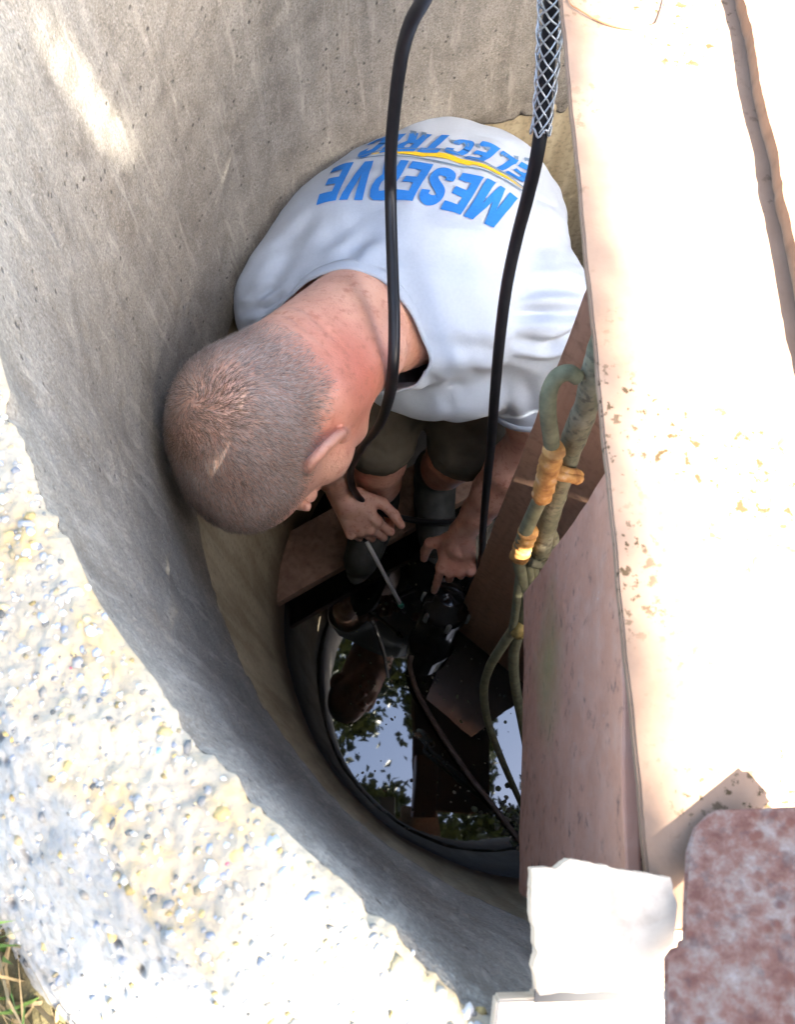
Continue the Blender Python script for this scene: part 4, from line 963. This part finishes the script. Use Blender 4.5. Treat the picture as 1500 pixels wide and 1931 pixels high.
clothes('shirt', m_ & (tt > -.02), .007, m_plain('dark_brown_shirt', (.085, .06, .05), .9, .1, .2, 30)); clothes('trousers', m_ & (tt <= .02), .008, m_plain('blue_trousers', (.04, .05, .08), .9, .1, .2, 30))
hm = (np.linalg.norm(V-(hd+hup*.06), axis=1) < .15) & (((V-hd-hup*.06)@hfw) < .045) & (((V-hd)@hup) > .035); clothes('hair', hm, .007, m_plain('dark_hair', (.03, .022, .018), .7, .3, .3, 200))
pho = empty('mobile_phone', 'flat dark phone held over the well by the photographer, mirrored in the water', 'phone'); pho.location = (0, 0, CAMZ+.02)
pc_ = np.array([0, 0, CAMZ])-_u*.062-_f*.012
o = box_obj('phone_body', pc_, (_r, _u, -_f), (.038, .078, .004), m_plain('phone_black', (.02, .02, .022), .25, .5, .1, 20), bevel=.003); place(o, pho)
o = box_obj('screen', pc_-_f*.0045, (_r, _u, -_f), (.035, .072, .0006), m_plain('phone_glass', (.01, .01, .012), .05, .5, .1, 20), bevel=0); place(o, pho)

# ------------------------------------------------------------------ trees: one unseen, added to shade the well, one leans over it
def leaves_mesh(name, C, size, rg):
    n = len(C); C = np.asarray(C); d = rg.normal(size=(n, 3)); d /= np.linalg.norm(d, axis=1)[:, None]; e = np.cross(d, rg.normal(size=(n, 3))); e /= np.linalg.norm(e, axis=1)[:, None]
    nn_ = np.cross(d, e); L = size*rg.uniform(.7, 1.3, n)[:, None]; Wd = L*.33
    V = np.stack([C-d*L*.5, C-d*L*.1+e*Wd+nn_*L*.06, C+d*L*.5-nn_*L*.08, C-d*L*.1-e*Wd+nn_*L*.06], 1).reshape(-1, 3)
    F = np.arange(n*4).reshape(n, 4); return mesh_np(name, V, F, False)
def tree(label, base, limbs, C, size, r0, group, rg):
    t = empty('tree', label, 'tree', group); t.location = tuple(base)
    parts = []
    for L, ra, rb in limbs:
        sp__ = spline(L, 8); parts.append(tube(sp__, np.linspace(ra, rb, len(sp__)), 9))
    V, F = merge(parts); o = obj('trunk', poly_mesh('trunk', V, F), M['bark']); place(o, t)
    o = obj('crown', leaves_mesh('crown', C, size, rg), M['leaf']); place(o, t)
# added unseen shade tree, its dense crown shaped so the shadow covers the well mouth and the left rim but leaves the cover in the sun
r4 = np.random.default_rng(5)
def seg_d(x, y):
    a_ = np.array([-.236, .474]); b_ = np.array([-.105, .384]); t = np.clip(((np.array([x, y])-a_)@(b_-a_))/((b_-a_)@(b_-a_)), 0, 1); return np.linalg.norm(np.array([x, y])-a_-t*(b_-a_))
def shade_spot():
    while True:
        x, y = r4.uniform(-.8, 1.0), r4.uniform(-.8, 1.5)
        dw = math.hypot(x-WC[0], y-WC[1])
        pa_, pb_ = P(600, 1640, .37), P(455, 1931, .37)                       # edge of the shade across the rim
        bx = pa_[0]+(y-pa_[1])*(pb_[0]-pa_[0])/(pb_[1]-pa_[1]); wob = .006*math.sin(57*y)+.004*math.sin(131*y+1)
        if dw < WR+.012:
            if seg_d(x, y) < .0125: continue  # slit left in the leaves for the sun streak on the wall
            if (x < XB+.0065-.036*(y+.03) or x > .395) and not (y < -.035 and .05 < x < .3): return x, y
        elif y < pa_[1]+.02:
            if x < bx-.01+wob: return x, y
        elif x < XB-.012-.036*y: return x, y
C = []
for i in range(56000):
    x, y = shade_spot(); p = np.array([x, y, RIMZ]); t = r4.uniform(3.6, 6.2); C.append(p+SUN*t)
ct = W(-.25, .45, CAMZ-RIMZ)+SUN*4.9; tb = np.array([ct[0]-1.9, ct[1]+.35, GZ-.05])
br = [([tb, tb+[.05, 0, 1.5], ct+[-1.3, .25, -.9], ct+[-.5, .1, -.15], ct], .13, .04)]+[([ct, (ct+c)/2+[-.05, 0, .05], c], .02, .005) for c in [q_ for q_ in C[:900] if (q_-SUN*((q_[2]-RIMZ)/SUN[2]))[0] < -.05][::12]]
tree('unseen dense leafy tree added behind the photographer to shade the well', tb, br, C, .038, .1, 'trees around the well', r4)
# leaning tree over the well, its foliage mirrored in the water
def ok_spot(px, py):
    s1 = 645 < px < 700 and 1262 < py < 1350
    s2 = 648 < px < 772 and 1375 < py < 1485; s3 = 712 < px < 768 and 1316 < py < 1400; s4 = 770 < px < 824 and 1396 < py < 1566; s5 = 922 < px < 1024 and 1300 < py < 1538
    return not (s1 or s2 or s3 or s4 or s5)
C = []; cl = []
while len(cl) < 1000:
    px, py = r4.uniform(540, 1060), r4.uniform(1120, 1680)
    if ok_spot(px, py): cl.append(MIR(px, py, r4.uniform(5.2, 7.0)))
for c in cl: C += list(c+r4.normal(0, .05, (18, 3)))
for k in range(120):                      # a few leaves straying into the gaps
    C.append(MIR(r4.uniform(640, 1020), r4.uniform(1260, 1560), 6))
cc_ = np.mean(cl, 0); tb = np.array([-1.7, 2.6, GZ-.05])
br = [([tb, tb+[.15, -.2, 1.6], tb+[.6, -.9, 3.2], MIR(560, 1200, 6.0), MIR(600, 1270, 6.6)], .16, .03)]+[([tb+[.6, -.9, 3.2], (MIR(560, 1200, 6.0)+c)/2, c], .03, .005) for c in [x for x in cl if x[0] < -.9][:8]]
tree('leaning tree with thin foliage overhead, mirrored in the water', tb, br, C, .10, .1, 'trees around the well', r4)
